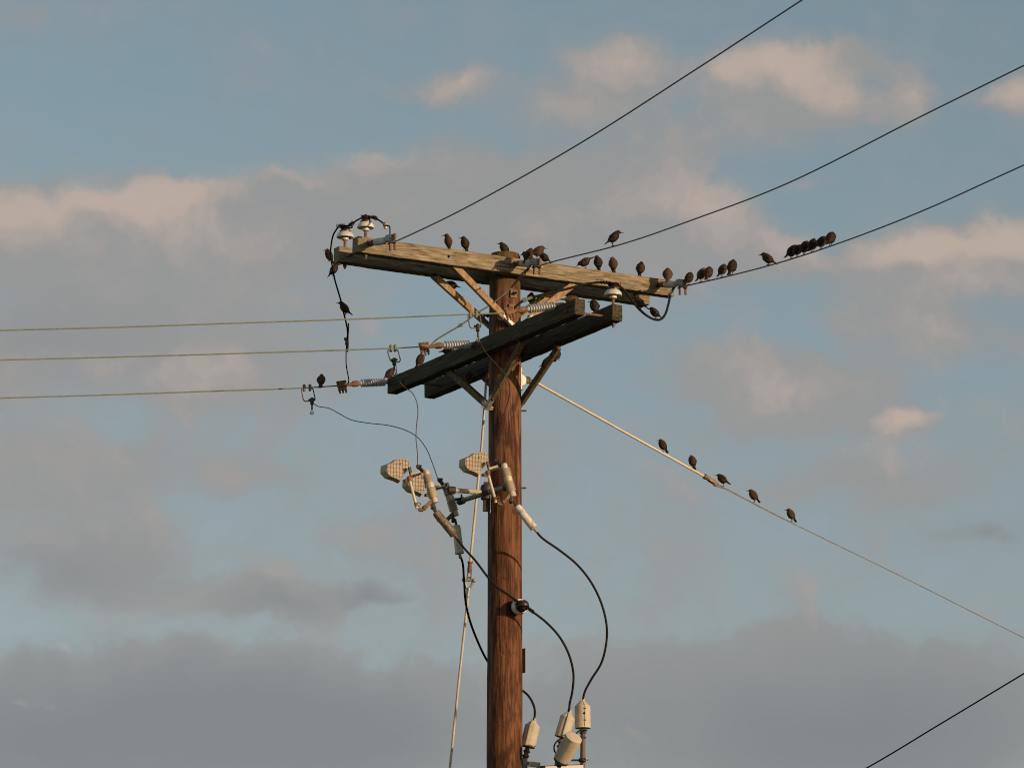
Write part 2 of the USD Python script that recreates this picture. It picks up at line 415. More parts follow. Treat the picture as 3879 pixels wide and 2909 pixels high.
def pole_wood():
    n = {'g': ('geometry', {}),
         'mp': ('mapping', dict(mapping_type='point', scale=(1, 1, 0.045))), 'grain': ('noise_texture', dict(scale=75, detail=6, roughness=0.65)),
         'mq': ('mapping', dict(mapping_type='point', scale=(1, 1, 0.16))), 'streak': ('noise_texture', dict(scale=20, detail=5, roughness=0.6, distortion=0.4)),
         'r1': ('rgb_ramp', dict(ramp=[(0, (0.036, 0.013, 0.006)), (0.38, (0.066, 0.025, 0.011)), (0.52, (0.135, 0.054, 0.023)), (0.64, (0.152, 0.070, 0.034)), (1, (0.19, 0.096, 0.050))])),
         'r2': ('map_range', dict(range_type='smoothstep', from_min=0.46, from_max=0.60, to_min=0.0, to_max=0.85, clamp=True)),
         'x': ('mix', dict(mix_type='mix', color2=(0.036, 0.013, 0.006))),
         'mb': ('mapping', dict(mapping_type='point', scale=(1, 1, 0.42))), 'blotch': ('noise_texture', dict(scale=9.5, detail=6, roughness=0.65, distortion=0.8)),
         'rb': ('map_range', dict(range_type='smoothstep', from_min=0.50, from_max=0.68, to_min=0.0, to_max=0.92, clamp=True)),
         'xb': ('mix', dict(mix_type='mix', color2=(0.042, 0.015, 0.007))),
         'mk': ('mapping', dict(mapping_type='point', scale=(1, 1, 0.55))), 'kn': ('voronoi_texture', dict(scale=4.2, randomness=1.0)),
         'rk': ('map_range', dict(range_type='smoothstep', from_min=0.06, from_max=0.16, to_min=0.8, to_max=0.0, clamp=True)),
         'xk': ('mix', dict(mix_type='mix', color2=(0.030, 0.012, 0.006))),
         'fl': ('noise_texture', dict(scale=160, detail=2)), 'rf': ('map_range', dict(range_type='smoothstep', from_min=0.70, from_max=0.78, to_min=0.0, to_max=0.5, clamp=True)),
         'xf': ('mix', dict(mix_type='mix', color2=(0.28, 0.19, 0.12))),
         'mc': ('mapping', dict(mapping_type='point', scale=(1, 1, 0.035))), 'cr': ('noise_texture', dict(scale=30, detail=2, roughness=0.5)),
         'c1': ('math', dict(math_type='subtract', value2=0.5)), 'c2': ('math', dict(math_type='absolute')),
         'rc': ('map_range', dict(range_type='smoothstep', from_min=0.006, from_max=0.026, to_min=0.65, to_max=0.0, clamp=True)),
         'xc': ('mix', dict(mix_type='mix', color2=(0.016, 0.007, 0.004))),
         'sep': ('separate_xyz', {}),
         'top': ('map_range', dict(range_type='smoothstep', from_min=9.70, from_max=10.15, to_min=0.0, to_max=1.0, clamp=True)),
         'mossn': ('noise_texture', dict(scale=9, detail=5, roughness=0.6)),
         'mossm': ('math', dict(math_type='multiply')), 'mossr': ('map_range', dict(range_type='smoothstep', from_min=0.24, from_max=0.44, to_min=0.0, to_max=0.65, clamp=True)),
         'moss': ('mix', dict(mix_type='mix', color2=(0.062, 0.050, 0.014))),
         # weathering: the pole greys and pales towards its top, keeps the reddish preservative lower down
         'age': ('map_range', dict(range_type='smoothstep', from_min=7.6, from_max=10.0, to_min=0.0, to_max=0.6, clamp=True)),
         'old': ('mix', dict(mix_type='mix', color2=(0.150, 0.080, 0.052))),
         'bsum': ('math', dict(math_type='multiply_add', value2=0.5)), 'b': ('bump', dict(strength=0.8, distance=0.006)),
         'p': ('principled_bsdf', dict(roughness=0.85, specular_ior_level=0.2))}
    l = [('g.position', 'mp.vector'), ('mp.vector', 'grain.vector'), ('g.position', 'mq.vector'), ('mq.vector', 'streak.vector'), ('grain.fac', 'r1.fac'),
         ('g.position', 'sep.vector'), ('sep.z', 'age.value'), ('r1.color', 'old.color1'), ('age.result', 'old.fac'),
         ('streak.fac', 'r2.value'), ('r2.result', 'x.fac'), ('old.color', 'x.color1'),
         ('sep.z', 'top.value'), ('g.position', 'mossn.vector'), ('top.result', 'mossm.value1'), ('mossn.fac', 'mossm.value2'), ('mossm.value', 'mossr.value'),
         ('g.position', 'mb.vector'), ('mb.vector', 'blotch.vector'), ('blotch.fac', 'rb.value'), ('rb.result', 'xb.fac'), ('x.color', 'xb.color1'),
         ('g.position', 'mk.vector'), ('mk.vector', 'kn.vector'), ('kn.distance', 'rk.value'), ('rk.result', 'xk.fac'), ('xb.color', 'xk.color1'),
         ('mp.vector', 'fl.vector'), ('fl.fac', 'rf.value'), ('rf.result', 'xf.fac'), ('xk.color', 'xf.color1'),
         ('g.position', 'mc.vector'), ('mc.vector', 'cr.vector'), ('cr.fac', 'c1.value1'), ('c1.value', 'c2.value1'), ('c2.value', 'rc.value'), ('rc.result', 'xc.fac'), ('xf.color', 'xc.color1'),
         ('mossr.result', 'moss.fac'), ('xc.color', 'moss.color1'), ('moss.color', 'p.base_color'),
         ('grain.fac', 'bsum.value1'), ('streak.fac', 'bsum.value3'), ('bsum.value', 'b.height'), ('b.normal', 'p.normal')]
    return usdkit.material(stage, '/World/Looks/pole_wood', n, l, surface='p.BSDF')


def bird_plumage():
    n = {'tc': ('texture_coordinate', {}), 'oi': ('object_info', {}), 'v': ('voronoi_texture', dict(scale=120.0)),
         'sp': ('map_range', dict(range_type='smoothstep', from_min=0.20, from_max=0.42, to_min=0.75, to_max=0.0, clamp=True)),
         'n': ('noise_texture', dict(scale=55, detail=3)),
         'nm': ('map_range', dict(range_type='smoothstep', from_min=0.42, from_max=0.6, to_min=0.0, to_max=1.0, clamp=True)),
         'mm': ('math', dict(math_type='multiply')),
         'r': ('rgb_ramp', dict(ramp=[(0, (0.013, 0.008, 0.006)), (0.5, (0.026, 0.0155, 0.010)), (1, (0.060, 0.034, 0.019))])),
         'x': ('mix', dict(mix_type='mix', color2=(0.15, 0.095, 0.050))),
         'p': ('principled_bsdf', dict(roughness=0.7, specular_ior_level=0.15))}
    l = [('tc.object', 'v.vector'), ('tc.object', 'n.vector'), ('v.distance', 'sp.value'), ('n.fac', 'nm.value'), ('nm.result', 'mm.value1'), ('sp.result', 'mm.value2'),
         ('oi.random', 'r.fac'), ('mm.value', 'x.fac'), ('r.color', 'x.color1'), ('x.color', 'p.base_color')]
    return usdkit.material(stage, '/World/Looks/bird_plumage', n, l, surface='p.BSDF')


M['pole_wood'] = pole_wood()
M['bird_plumage'] = bird_plumage()

# ------------------------------------------------------------------ ground
gr = hull([(x, y, z) for x in (-3000, 3000) for y in (-3000, 3000) for z in (-0.5, 0)])
g = usdkit.mesh(stage, '/World/ground', gr, M['field_grass'])
g.GetPrim().SetCustomDataByKey('kind', 'structure')

# ------------------------------------------------------------------ utility pole: shaft, four arms, eight braces
U1, N1 = V3(math.cos(ANG1), math.sin(ANG1), 0), V3(math.sin(ANG1), -math.cos(ANG1), 0)     # along the upper arms (to the right, away); their near face's normal
U2, N2 = V3(math.cos(ANG2), math.sin(ANG2), 0), V3(-math.cos(math.pi / 2 + ANG2), -math.sin(math.pi / 2 + ANG2), 0)
N2 = -V3(-math.sin(ANG2), math.cos(ANG2), 0)                                               # the lower near arm's face, towards the left and the camera
AW, AH, OFF = 0.078, 0.108, 0.146
Z = V3(0, 0, 1)
pole = thing('utility_pole', 'tall brown wooden utility pole with two crossed pairs of crossarms', 'utility pole', (0, 0, 0))


def radius(z):
    return 0.105 + (10.2 - z) * 0.0042


def shaft_mesh():
    zs = np.r_[np.linspace(0, 6.2, 40), np.linspace(6.23, 10.19, 160)]
    seg = 64
    ang = np.arange(seg) * 2 * math.pi / seg
    rows = []
    for z in zs:
        ring = np.stack([np.cos(ang), np.sin(ang), np.full(seg, 0)], -1)
        q = np.stack([np.cos(ang) * 0.105, np.sin(ang) * 0.105, np.full(seg, z)], -1)
        r = radius(z) * (1 + 0.03 * (meshkit.fbm(q * [9, 9, 1.3], 3, 3) - 0.5)) + 0.004 * (meshkit.fbm(q * [38, 38, 2.2], 3, 11) - 0.5)
        # long drying cracks
        cr = meshkit.noise(q * [42, 42, 0.9], 5)
        r -= np.clip(cr - 0.80, 0, 1) * 0.03
        rows.append(ring * r[:, None] + [0, 0, z])
    rows.append(np.stack([np.cos(ang) * 0.095, np.sin(ang) * 0.095, np.full(seg, 10.215)], -1))
    v = np.vstack(rows + [V3(0, 0, 0)[None], V3(0, 0, 10.225)[None]])
    f = []
    n = len(rows)
    for i in range(n - 1):
        for j in range(seg):
            a, b = i * seg + j, i * seg + (j + 1) % seg
            f += [[a, b, b + seg], [a, b + seg, a + seg]]
    for j in range(seg):
        f += [[n * seg, (j + 1) % seg, j], [n * seg + 1, (n - 1) * seg + j, (n - 1) * seg + (j + 1) % seg]]
    return trimesh.Trimesh(v, np.array(f), process=False)


shaft = part('pole_shaft', shaft_mesh(), M['pole_wood'], pole, smooth=50)

# arm heights and ends, from the photograph
pf1, pf2 = N1 * (OFF + AW / 2), N2 * (OFF + AW / 2)
fa, fb = on_plane(1356, 893, pf1, N1), on_plane(2553, 1064, pf1, N1)
ZU = (fa[2] + fb[2]) / 2                         # top of the upper arms
na, nb = on_plane(1467, 1434, pf2, N2), on_plane(2177, 1122, pf2, N2)
ra, rb = on_plane(1607, 1464, -N2 * (OFF - AW / 2), N2), on_plane(2319, 1145, -N2 * (OFF - AW / 2), N2)
ZL = (na[2] + nb[2] + ra[2] + rb[2]) / 4         # top of the lower arms
print('ZU', fa, fb, 'ZL', na, nb, ra, rb, ZL)
ba, bb = on_z(1278, 926, ZU), on_z(2441, 1100, ZU)


def arm_mesh(u, n, s0, s1, off, ztop, seed, holes=()):
    c = n * off + u * (s0 + s1) / 2 + Z * (ztop - AH / 2)
    b = man(box(c, (u, n, Z), (s1 - s0, AW, AH), 0.05)).refine_to_length(0.03)
    for s, r in holes:
        b -= man(lathe([(-0.05, r), (AW + 0.05, r)], n * (off - AW / 2) + u * s + Z * (ztop - AH * 0.5), n, 12))
    t = tm(b)
    v = np.array(t.vertices)
    v += 0.0085 * (np.stack([meshkit.fbm(v * 7, 3, seed + k) for k in range(3)], -1) - 0.5) + 0.003 * (np.stack([meshkit.noise(v * 45, seed + 5 + k) for k in range(3)], -1) - 0.5)
    return trimesh.Trimesh(v, t.faces, process=False)


s_f = (fa @ U1, fb @ U1)
s_b = (s_f[0] + 0.015, s_f[1] - 0.01)
s_n = ((na @ U2 + 0.0), nb @ U2)
s_r = (ra @ U2, rb @ U2)
hole = on_plane(1699, 967, pf1, N1)
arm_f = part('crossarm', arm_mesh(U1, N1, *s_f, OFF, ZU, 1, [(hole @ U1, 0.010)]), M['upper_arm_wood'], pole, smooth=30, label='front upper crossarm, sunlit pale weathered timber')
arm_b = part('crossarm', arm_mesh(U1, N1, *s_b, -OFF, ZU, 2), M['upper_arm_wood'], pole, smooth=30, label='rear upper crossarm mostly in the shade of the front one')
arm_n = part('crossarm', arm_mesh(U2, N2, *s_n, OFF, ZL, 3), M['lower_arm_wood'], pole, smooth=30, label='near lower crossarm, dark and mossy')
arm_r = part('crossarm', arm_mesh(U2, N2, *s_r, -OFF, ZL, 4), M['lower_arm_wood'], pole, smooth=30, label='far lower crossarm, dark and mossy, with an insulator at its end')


def brace(p, q, nrm, strap=0.12, wood='brace_wood'):
    """A wooden brace with a steel strap at its lower end, bolted to the pole."""
    d = unit(q - p)
    if (q - p) @ np.cross(nrm, Z) > 0:                # the second brace of a pair laps over the first at the pole
        p, q = p + nrm * 0.002, q + nrm * 0.032
        d = unit(q - p)
    b = part('brace', bar(p, q - d * strap * 0.8, 0.030, 0.046, up=np.cross(nrm, d)), M[wood], pole, smooth=30)
    part('strap', bar(q - d * strap, q, 0.036, 0.028, up=np.cross(nrm, d)), M['galvanised_steel'], b)
    part('bolt', bolt(p - d * 0.0 + nrm * 0.012, nrm, 0.013, 0.03), M['dark_iron'], b)
    part('bolt', bolt(q - d * 0.012 + nrm * 0.010, nrm, 0.012, 0.03), M['galvanised_steel'], b)


e1, e2 = N1 * 0.132, N2 * 0.132
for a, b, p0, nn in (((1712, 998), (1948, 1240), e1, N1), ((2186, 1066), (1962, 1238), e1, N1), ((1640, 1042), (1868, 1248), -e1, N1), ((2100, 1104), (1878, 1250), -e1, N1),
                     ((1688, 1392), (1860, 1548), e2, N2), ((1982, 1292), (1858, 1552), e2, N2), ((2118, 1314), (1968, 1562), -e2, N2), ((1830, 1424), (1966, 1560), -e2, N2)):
    brace(on_plane(*a, p0, nn), on_plane(*b, p0, nn), nn, wood='brace_wood' if nn is N1 else 'shaded_brace_wood')

# long bolts that tie each pair of arms together, and the hardware on the pole
for s in (s_f[0] + 0.10, s_f[1] - 0.14):
    part('tie_bolt', tube([N1 * (OFF + AW / 2 + 0.02) + U1 * s + Z * (ZU - AH / 2), -N1 * (OFF + AW / 2 + 0.02) + U1 * s + Z * (ZU - AH / 2)], 0.008, 8), M['dark_iron'], pole)
for s in (s_n[0] + 0.24, s_n[1] - 0.10):
    part('tie_bolt', tube([N2 * (OFF + AW / 2 + 0.02) + U2 * s + Z * (ZL - AH * 0.62), -N2 * (OFF + AW / 2 + 0.02) + U2 * s + Z * (ZL - AH * 0.62)], 0.008, 8), M['rusty_iron'], pole)
for px, py, n in ((1945, 1113, N1), (1940, 1170, N1)):
    p = on_plane(px, py, N1 * 0.107, N1)
    pl = part('washer_plate', box(p + n * 0.004, (U1, Z, n), (0.055, 0.06, 0.009), 0.2), M['rusty_iron'], pole)
    part('bolt', bolt(p + n * 0.008, n, 0.013, 0.045), M['dark_iron'], pl)
p = on_plane(1845, 1190, N2 * 0.10, N1)
part('bolt', bolt(V3(-0.108, -0.02, p[2]), (-1, -0.2, 0), 0.014, 0.05), M['dark_iron'], pole)
for px, py in ((1898, 1382), ):
    p = on_plane(px, py, (0, -0.105, 0), (0, 1, 0))
    part('bolt', bolt(p + V3(0, 0.004, 0), (0.1, -1, 0), 0.015, 0.02), M['dark_iron'], pole)
for px, py in ((1975, 1556), (1974, 1848)):
    p = on_y(px, py, 0.0)
    part('bolt', tube([p - V3(0.01, 0, 0), p + V3(0.034, -0.01, -0.002)], 0.006, 8), M['rusty_iron'], pole)
p = on_y(1985, 2503, 0.06)
part('tag_plate', box(p + V3(-0.012, 0, 0), (unit((0.55, -0.83, 0)), unit((0.83, 0.55, 0)), Z), (0.075, 0.004, 0.165), 0.1), M['brown_tag'], pole, label='brown metal plate at the right edge of the pole')

# ------------------------------------------------------------------ conductors, jumpers, leads: every one is a thing
def plane_path(pts, p0, nrm):
    return [on_plane(x, y, p0, nrm) for x, y in pts]


def depth_path(pts, y0, y1=None):
    """Pixels with a depth y (third entry) or, without, a depth that runs evenly from y0 to y1."""
    q = np.array([p[:2] for p in pts], float)
    t = np.r_[0, np.cumsum(np.linalg.norm(np.diff(q, axis=0), axis=1))]
    t /= t[-1]
    known = [(t[i], p[2]) for i, p in enumerate(pts) if len(p) > 2]
    if not known:
        known = [(0, y0), (1, y1)]
    ys = np.interp(t, *zip(*known))
    return [on_y(a, b, y) for (a, b), y in zip(q, ys)]


def extend(pts, d0=0.0, d1=0.0):
    p = [np.asarray(x) for x in pts]
    if d1:
        p.append(p[-1] + unit(p[-1] - p[-2]) * d1)
    if d0:
        p.insert(0, p[0] + unit(p[0] - p[1]) * d0)
    return p


def nearest(path, px, py):
    q = np.array([pix(p) for p in path])
    return path[np.argmin(((q - [px, py]) ** 2).sum(1))]


paths = {}


def wire(key, pts, r, m, name, label, cat_='wire', group=None, n=14, sides=8, parts=False):
    s = spline(pts, n)
    paths[key] = np.vstack([np.linspace(a, b, 12, endpoint=False) for a, b in zip(s[:-1], s[1:])])
    if parts:
        t = thing(name, label, cat_, s[0], group)
        part('cable', tube(s, r, sides), M[m], t)
        return t
    return single(name, tube(s, r, sides), M[m], label, cat_, group=group)


# the three conductors that leave to the right, towards the camera
H1 = unit(N1 + V3(0.02, -0.06, 0))
starts = {'w1': (1402, 921), 'w2': (1955, 998), 'w3': (2498, 1078)}
ends = {'w1': (1488, 908), 'w2': (2036, 1000), 'w3': (2588, 1078)}
att = {k: on_plane(*v, pf1, N1) for k, v in starts.items()}
wpl = {k: np.cross(H1, Z) for k in att}
wpl['w1'] = np.cross(unit(N1 + V3(-0.06, -0.08, 0)), Z)
clampp = {k: on_plane(*ends[k], att[k], wpl[k]) for k in att}
for key, pts, label in (
        ('w1', [(1484, 921), (1526, 903), (1754, 793), (2192, 547), (2630, 268), (3040, 0)], 'uppermost dark overhead wire rising from the left end of the upper crossarm'),
        ('w2', [(2030, 1012), (2087, 994), (2367, 922), (2630, 831), (2981, 696), (3507, 433), (3879, 249)], 'dark overhead wire from the crossarm middle, carrying a lone speckled bird'),
        ('w3', [(2582, 1088), (2613, 1080), (2736, 1052), (2981, 987), (3244, 898), (3507, 794), (3879, 626)], 'dark overhead wire from the crossarm right end, lined with huddled birds')):
    wire(key, extend(plane_path(pts, att[key], wpl[key]), 0, 45.0), 0.0048, 'grey_wire', 'overhead_wire', label)


def strain_insulator(key, label):
    """A short smooth dead-end insulator on an eye bolt, with the strain clamp that grips the conductor."""
    a, c = att[key], clampp[key]
    d = unit(c - a)
    L = np.linalg.norm(c - a)
    t = thing('strain_insulator', label, 'insulator', a)
    part('eye_bolt', cat(lathe([(-0.003, 0.024), (0.006, 0.024), (0.008, 0.014), (0.03, 0.014), (0.035, 0.020), (0.07, 0.021), (0.075, 0.012), (L * 0.3, 0.012)], a, d, 12)), M['rusty_iron'], t)
    part('insulator_body', lathe([(L * 0.24, 0.012), (L * 0.245, 0.021), (L * 0.27, 0.0245), (L * 0.60, 0.0245), (L * 0.63, 0.021), (L * 0.66, 0.024), (L * 0.69, 0.020), (L * 0.72, 0.012)], a, d, 20), M['grey_polymer'], t)
    u, v, w = frame(d)
    cl = part('clamp', cat(bar(a + d * L * 0.68, c + d * 0.02, 0.024, 0.022), box(a + d * L * 0.88 + v * 0.012, (u, v, w), (0.03, 0.045, L * 0.3)), bar(c - d * 0.03 - v * 0.010, c + d * 0.07 - v * 0.018, 0.018, 0.014)), M['galvanised_steel'], t)
    for k in (0.0, 0.075):
        q = c + d * (k - 0.05)
        part('clamp_bolt', cat(tube([q + v * 0.038, q - v * 0.070 + d * 0.02], 0.0088, 8), lathe([(0, 0.013), (0.012, 0.013)], q - v * 0.030, v, 6), lathe([(0, 0.014), (0.014, 0.014)], q + v * 0.02, v, 6)), M['rusty_iron'], cl)
    return t


strain_insulator('w1', 'short grey strain insulator at the left end of the upper crossarm')
strain_insulator('w2', 'short grey strain insulator in the middle of the upper crossarm')
strain_insulator('w3', 'short grey strain insulator at the right end of the upper crossarm')

# the three conductors that leave to the left
att.update(w4=on_plane(2108, 1158, pf2, N2), w5=on_plane(1790, 1304, pf2, N2), w6=on_plane(1468, 1447, pf2 , N2))
wp2 = np.cross(N2, Z)
for key, pts, label in (
        ('w4', [(1945, 1180), (1915, 1185), (1754, 1192), (1320, 1210), (877, 1225), (440, 1240), (0, 1252)], 'topmost of the three greenish overhead wires leaving to the left'),
        ('w5', [(1620, 1312), (1590, 1314), (1473, 1320), (1000, 1336), (500, 1351), (0, 1364)], 'middle of the three greenish overhead wires leaving to the left'),
        ('w6', [(1310, 1458), (1280, 1461), (1140, 1470), (800, 1482), (400, 1496), (0, 1508)], 'lowest of the three greenish overhead wires leaving to the left')):
    wire(key, extend(plane_path(pts, att[key], wp2), 0, 45.0), 0.0044, 'green_copper', 'overhead_wire', label)


def shed_insulator(key, tip, rod_end, clamp, label):
    """A ribbed polymer dead-end insulator with clevis, rod and a rusty strain clamp on the conductor."""
    a = att[key]
    b, e, c = (on_plane(*p, a, wp2) for p in (tip, rod_end, clamp))
    t = thing('ribbed_insulator', label, 'insulator', a)
    d = unit(b - a)
    L = np.linalg.norm(b - a)
    prof = [(0.0, 0.010), (0.012, 0.013)]
    n = 10
    for i in range(n):
        h = 0.02 + (L - 0.03) * i / n
        st = (L - 0.03) / n
        prof += [(h, 0.0165), (h + st * 0.30, 0.0175), (h + st * 0.42, 0.0285), (h + st * 0.58, 0.0285), (h + st * 0.80, 0.0175)]
    prof += [(L - 0.008, 0.0165), (L, 0.012)]
    part('ribbed_body', lathe(prof, a, d, 20), M['grey_polymer'], t, smooth=40)
    part('end_fitting', cat(lathe([(-0.075, 0.008), (-0.05, 0.016), (-0.01, 0.017), (0.012, 0.015)], a, d, 12), torus(a - d * 0.05, Z, 0.02, 0.007)), M['galvanised_steel'], t)
    d2 = unit(e - b)
    L2 = np.linalg.norm(e - b)
    part('link_rod', lathe([(-0.005, 0.013), (0.02, 0.022), (0.05, 0.021), (0.065, 0.013), (L2, 0.010)], b, d2, 12), M['rusty_iron'], t)
    u, v, w = frame(d2)
    cl = part('clamp', cat(box(c, (u, v, w), (0.030, 0.040, 0.066), 0.2), bar(c - d2 * 0.05, e + d2 * 0.02, 0.016, 0.014)), M['rusty_iron'], t)
    for k in (-0.024, 0.0, 0.024):
        q = c + d2 * k
        part('clamp_bolt', cat(lathe([(-0.012, 0.014), (0.004, 0.014)], q + v * 0.028, v, 6), tube([q + v * 0.01, q - v * 0.055], 0.0065, 8), lathe([(0, 0.011), (0.012, 0.011)], q - v * 0.036, v, 6)), M['rusty_iron'], cl)


shed_insulator('w4', (1996, 1172), (1945, 1180), (1930, 1182), 'ribbed pale insulator in front of the pole, beside the right crossarm end')
shed_insulator('w5', (1678, 1308), (1622, 1314), (1607, 1315), 'ribbed grey insulator on the near lower crossarm left of the pole')
shed_insulator('w6', (1362, 1452), (1312, 1458), (1295, 1460), 'ribbed grey insulator at the left tip of the near lower crossarm')


# pin insulators
def pin_insulator(foot, height, label, lean=(0, 0, 1)):
    t = thing('pin_insulator', label, 'insulator', foot)
    w = unit(lean)
    h = height
    part('pin', lathe([(-AH - 0.035, 0.007), (-AH - 0.03, 0.008), (0.0, 0.008), (0.0, 0.014), (0.006, 0.014), (0.008, 0.0105), (h * 0.5, 0.0095)], foot, w, 12), M['rusty_iron'], t)
    part('pin_nut', lathe([(-AH - 0.022, 0.014), (-AH - 0.004, 0.014)], foot, w, 6), M['dark_iron'], t)
    part('neck', lathe([(h * 0.34, 0.013), (h * 0.35, 0.022), (h * 0.40, 0.0245), (h * 0.52, 0.0245), (h * 0.60, 0.03)], foot, w, 24), M['white_porcelain'], t)
    part('skirt', lathe([(h * 0.50, 0.030), (h * 0.47, 0.050), (h * 0.465, 0.055), (h * 0.48, 0.0575), (h * 0.53, 0.0575), (h * 0.58, 0.0555), (h * 0.63, 0.0515), (h * 0.68, 0.045), (h * 0.715, 0.0385), (h * 0.72, 0.030)], foot, w, 32), M['white_porcelain'], t)
    part('crown', lathe([(h * 0.705, 0.038), (h * 0.77, 0.0385), (h * 0.80, 0.030), (h * 0.85, 0.028), (h * 0.88, 0.032), (h * 0.93, 0.034), (h * 0.98, 0.028), (h * 1.0, 0.016), (h * 1.0, 0.001)], foot, w, 24), M['brown_porcelain'], t)
    return t


i1 = on_plane(1307, 930, -N1 * OFF, N1); i1[2] = ZU
i2 = on_plane(1385, 900, N1 * OFF, N1); i2[2] = ZU
i3 = -N2 * OFF + U2 * (s_r[1] - 0.055); i3[2] = ZL
H = 0.152
pin_insulator(i1, H, 'white bell insulator with dark crown on the rear upper crossarm, leftmost')
pin_insulator(i2, H, 'white bell insulator with dark crown on the front upper crossarm left end')
pin_insulator(i3, H, 'white bell insulator on the right end of the far lower crossarm')
print('insulators', pix(i1), pix(i1 + Z * H), pix(i2), pix(i2 + Z * H), pix(i3), pix(i3 + Z * H))


def tie(path, c, label_parent, turns=5, span=0.05, R=0.012, r=0.0022):
    """A tie wire wound about a conductor on both sides of an insulator's groove."""
    i = np.argmin(np.linalg.norm(path - c, axis=1))
    out = []
    s = np.r_[0, np.cumsum(np.linalg.norm(np.diff(path, axis=0), axis=1))]
    s = s - s[i]
    for sg in (-1, 1):
        a = np.linspace(0, 1, turns * 10)
        pts = []
        for k in a:
            at = sg * (0.022 + span * k)
            p = np.array([np.interp(at, s, path[:, j]) for j in range(3)])
            q = np.array([np.interp(at + 0.004, s, path[:, j]) for j in range(3)])
            u, v, w = frame(q - p)
            th = k * turns * 2 * math.pi
            pts.append(p + R * (math.cos(th) * u + math.sin(th) * v))
        pts.append(pts[-1] + V3(0.003, 0, 0.02))
        out.append(tube(pts, r, 5))
    return out + [torus(c - Z * 0.004, Z, 0.033, 0.004)]


# first jumper: from the left strain clamp over two bell insulators and down to the lowest left wire
c6 = on_plane(1316, 1458, att['w6'], wp2)
top2, top1 = i2 + Z * H * 0.93 + N1 * 0.034, i1 + Z * H * 0.93 + N1 * 0.034
pA = depth_path([(1478, 905, clampp['w1'][1]), (1477, 880), (1475, 858), (1462, 853), (1440, 838), (1415, 824, top2[1])], 0)
pB = [top2 + V3(0.0, 0, 0.004), (top1 + top2) / 2 + Z * 0.012, top1 + V3(0, 0, 0.004)]
pC = depth_path([(1288, 855, top1[1]), (1273, 872), (1262, 892), (1255, 925), (1252, 965), (1258, 1005), (1267, 1055), (1290, 1135), (1302, 1185), (1311, 1222), (1317, 1262), (1314, 1300), (1311, 1345), (1312, 1385), (1318, 1420), (1321, 1440), (1317, 1458, c6[1])], 0)
jp = pA + pB + pC
js = spline(jp, 8)
rad = np.interp(np.arange(len(js)), [0, 8 * 2, 8 * 3.5, 8 * 20, 8 * 21, len(js)], [0.0045, 0.0045, 0.0056, 0.0056, 0.0040, 0.0040])
paths['j1'] = np.vstack([np.linspace(a, b, 6, endpoint=False) for a, b in zip(js[:-1], js[1:])])
j1 = thing('jumper_wire', 'black jumper wire looped over two bell insulators and hanging down left', 'wire', jp[0])
part('cable', tube(js, rad, 8), M['black_rubber'], j1)
for q in tie(paths['j1'], top2, None) + tie(paths['j1'], top1, None, 4):
    part('tie_wire', q, M['black_rubber'], j1)
cp = nearest(paths['j1'], 1460, 852)
part('connector', cat(ball(cp, 0.018), ball(cp + V3(0.012, 0, 0.0), 0.013), lathe([(0, 0.012), (0.02, 0.012)], cp - V3(0, 0, 0.026), Z, 6)), M['galvanised_steel'], j1)
cp = on_y(1314, 1295, nearest(paths['j1'], 1314, 1295)[1])
part('connector', cat(box(cp, (V3(1, 0, 0), V3(0, 1, 0), Z), (0.024, 0.026, 0.05), 0.25), ball(cp + V3(-0.008, 0, 0.02), 0.013), tube([cp + V3(0.01, 0, 0.13), cp + V3(0.009, 0, 0), cp + V3(0.006, 0, -0.07)], 0.0055, 6)), M['dark_iron'], j1)

# second jumper: middle strain clamp, across the pole, to the middle left wire
c5 = on_plane(1632, 1306, att['w5'], wp2)
j2 = wire('j2', depth_path([(2012, 1004, clampp['w2'][1] + 0.02), (1998, 1022), (1968, 1057), (1938, 1088, -0.24), (1900, 1122), (1858, 1155), (1811, 1184), (1745, 1232), (1690, 1264), (1650, 1290), (1630, 1310, c5[1])], 0), 0.0052, 'green_copper', 'jumper_wire', 'greenish jumper wire slanting across the pole below the upper crossarm', parts=True)
q = nearest(paths['j2'], 1745, 1232)
d = unit(nearest(paths['j2'], 1730, 1242) - q)
part('splice', lathe([(-0.012, 0.006), (-0.012, 0.012), (0.012, 0.012), (0.012, 0.006)], q, d, 8), M['green_copper'], j2)
q0, q1 = nearest(paths['j2'], 2004, 1014), nearest(paths['j2'], 1938, 1086)
part('sleeve', lathe([(0, 0.006), (0.005, 0.010), (0.06, 0.0105), (0.062, 0.014), (0.09, 0.014), (0.092, 0.010), (np.linalg.norm(q1 - q0), 0.008)], q0, q1 - q0, 10), M['brown_copper'], j2)

# third jumper: right strain clamp, thick black loop, over the right bell insulator, to the top left wire
c4 = on_plane(1940, 1180, att['w4'], wp2)
top3 = i3 + Z * H * 0.97
t3 = pix(top3)
j3 = wire('j3', depth_path([(2553, 1090, clampp['w3'][1] + 0.04), (2542, 1112), (2537, 1130), (2530, 1160), (2520, 1190), (2503, 1210), (2482, 1211), (2455, 1199), (2420, 1170), (2388, 1130), (2362, 1098), (2340, 1080), (t3[0], 1074, top3[1] - 0.03), (2262, 1071), (2220, 1076), (2160, 1092), (2100, 1106), (2050, 1118), (2012, 1128), (1984, 1138), (1965, 1152), (1935, 1180, c4[1])], 0), 0.0085, 'black_rubber', 'jumper_wire', 'thick black jumper cable hanging in a loop under the right crossarm end', parts=True)
for q in tie(paths['j3'], nearest(paths['j3'], t3[0], 1074), None, 3, 0.06, 0.012):
    part('tie_wire', q, M['black_rubber'], j3)
q = nearest(paths['j3'], 2541, 1115)
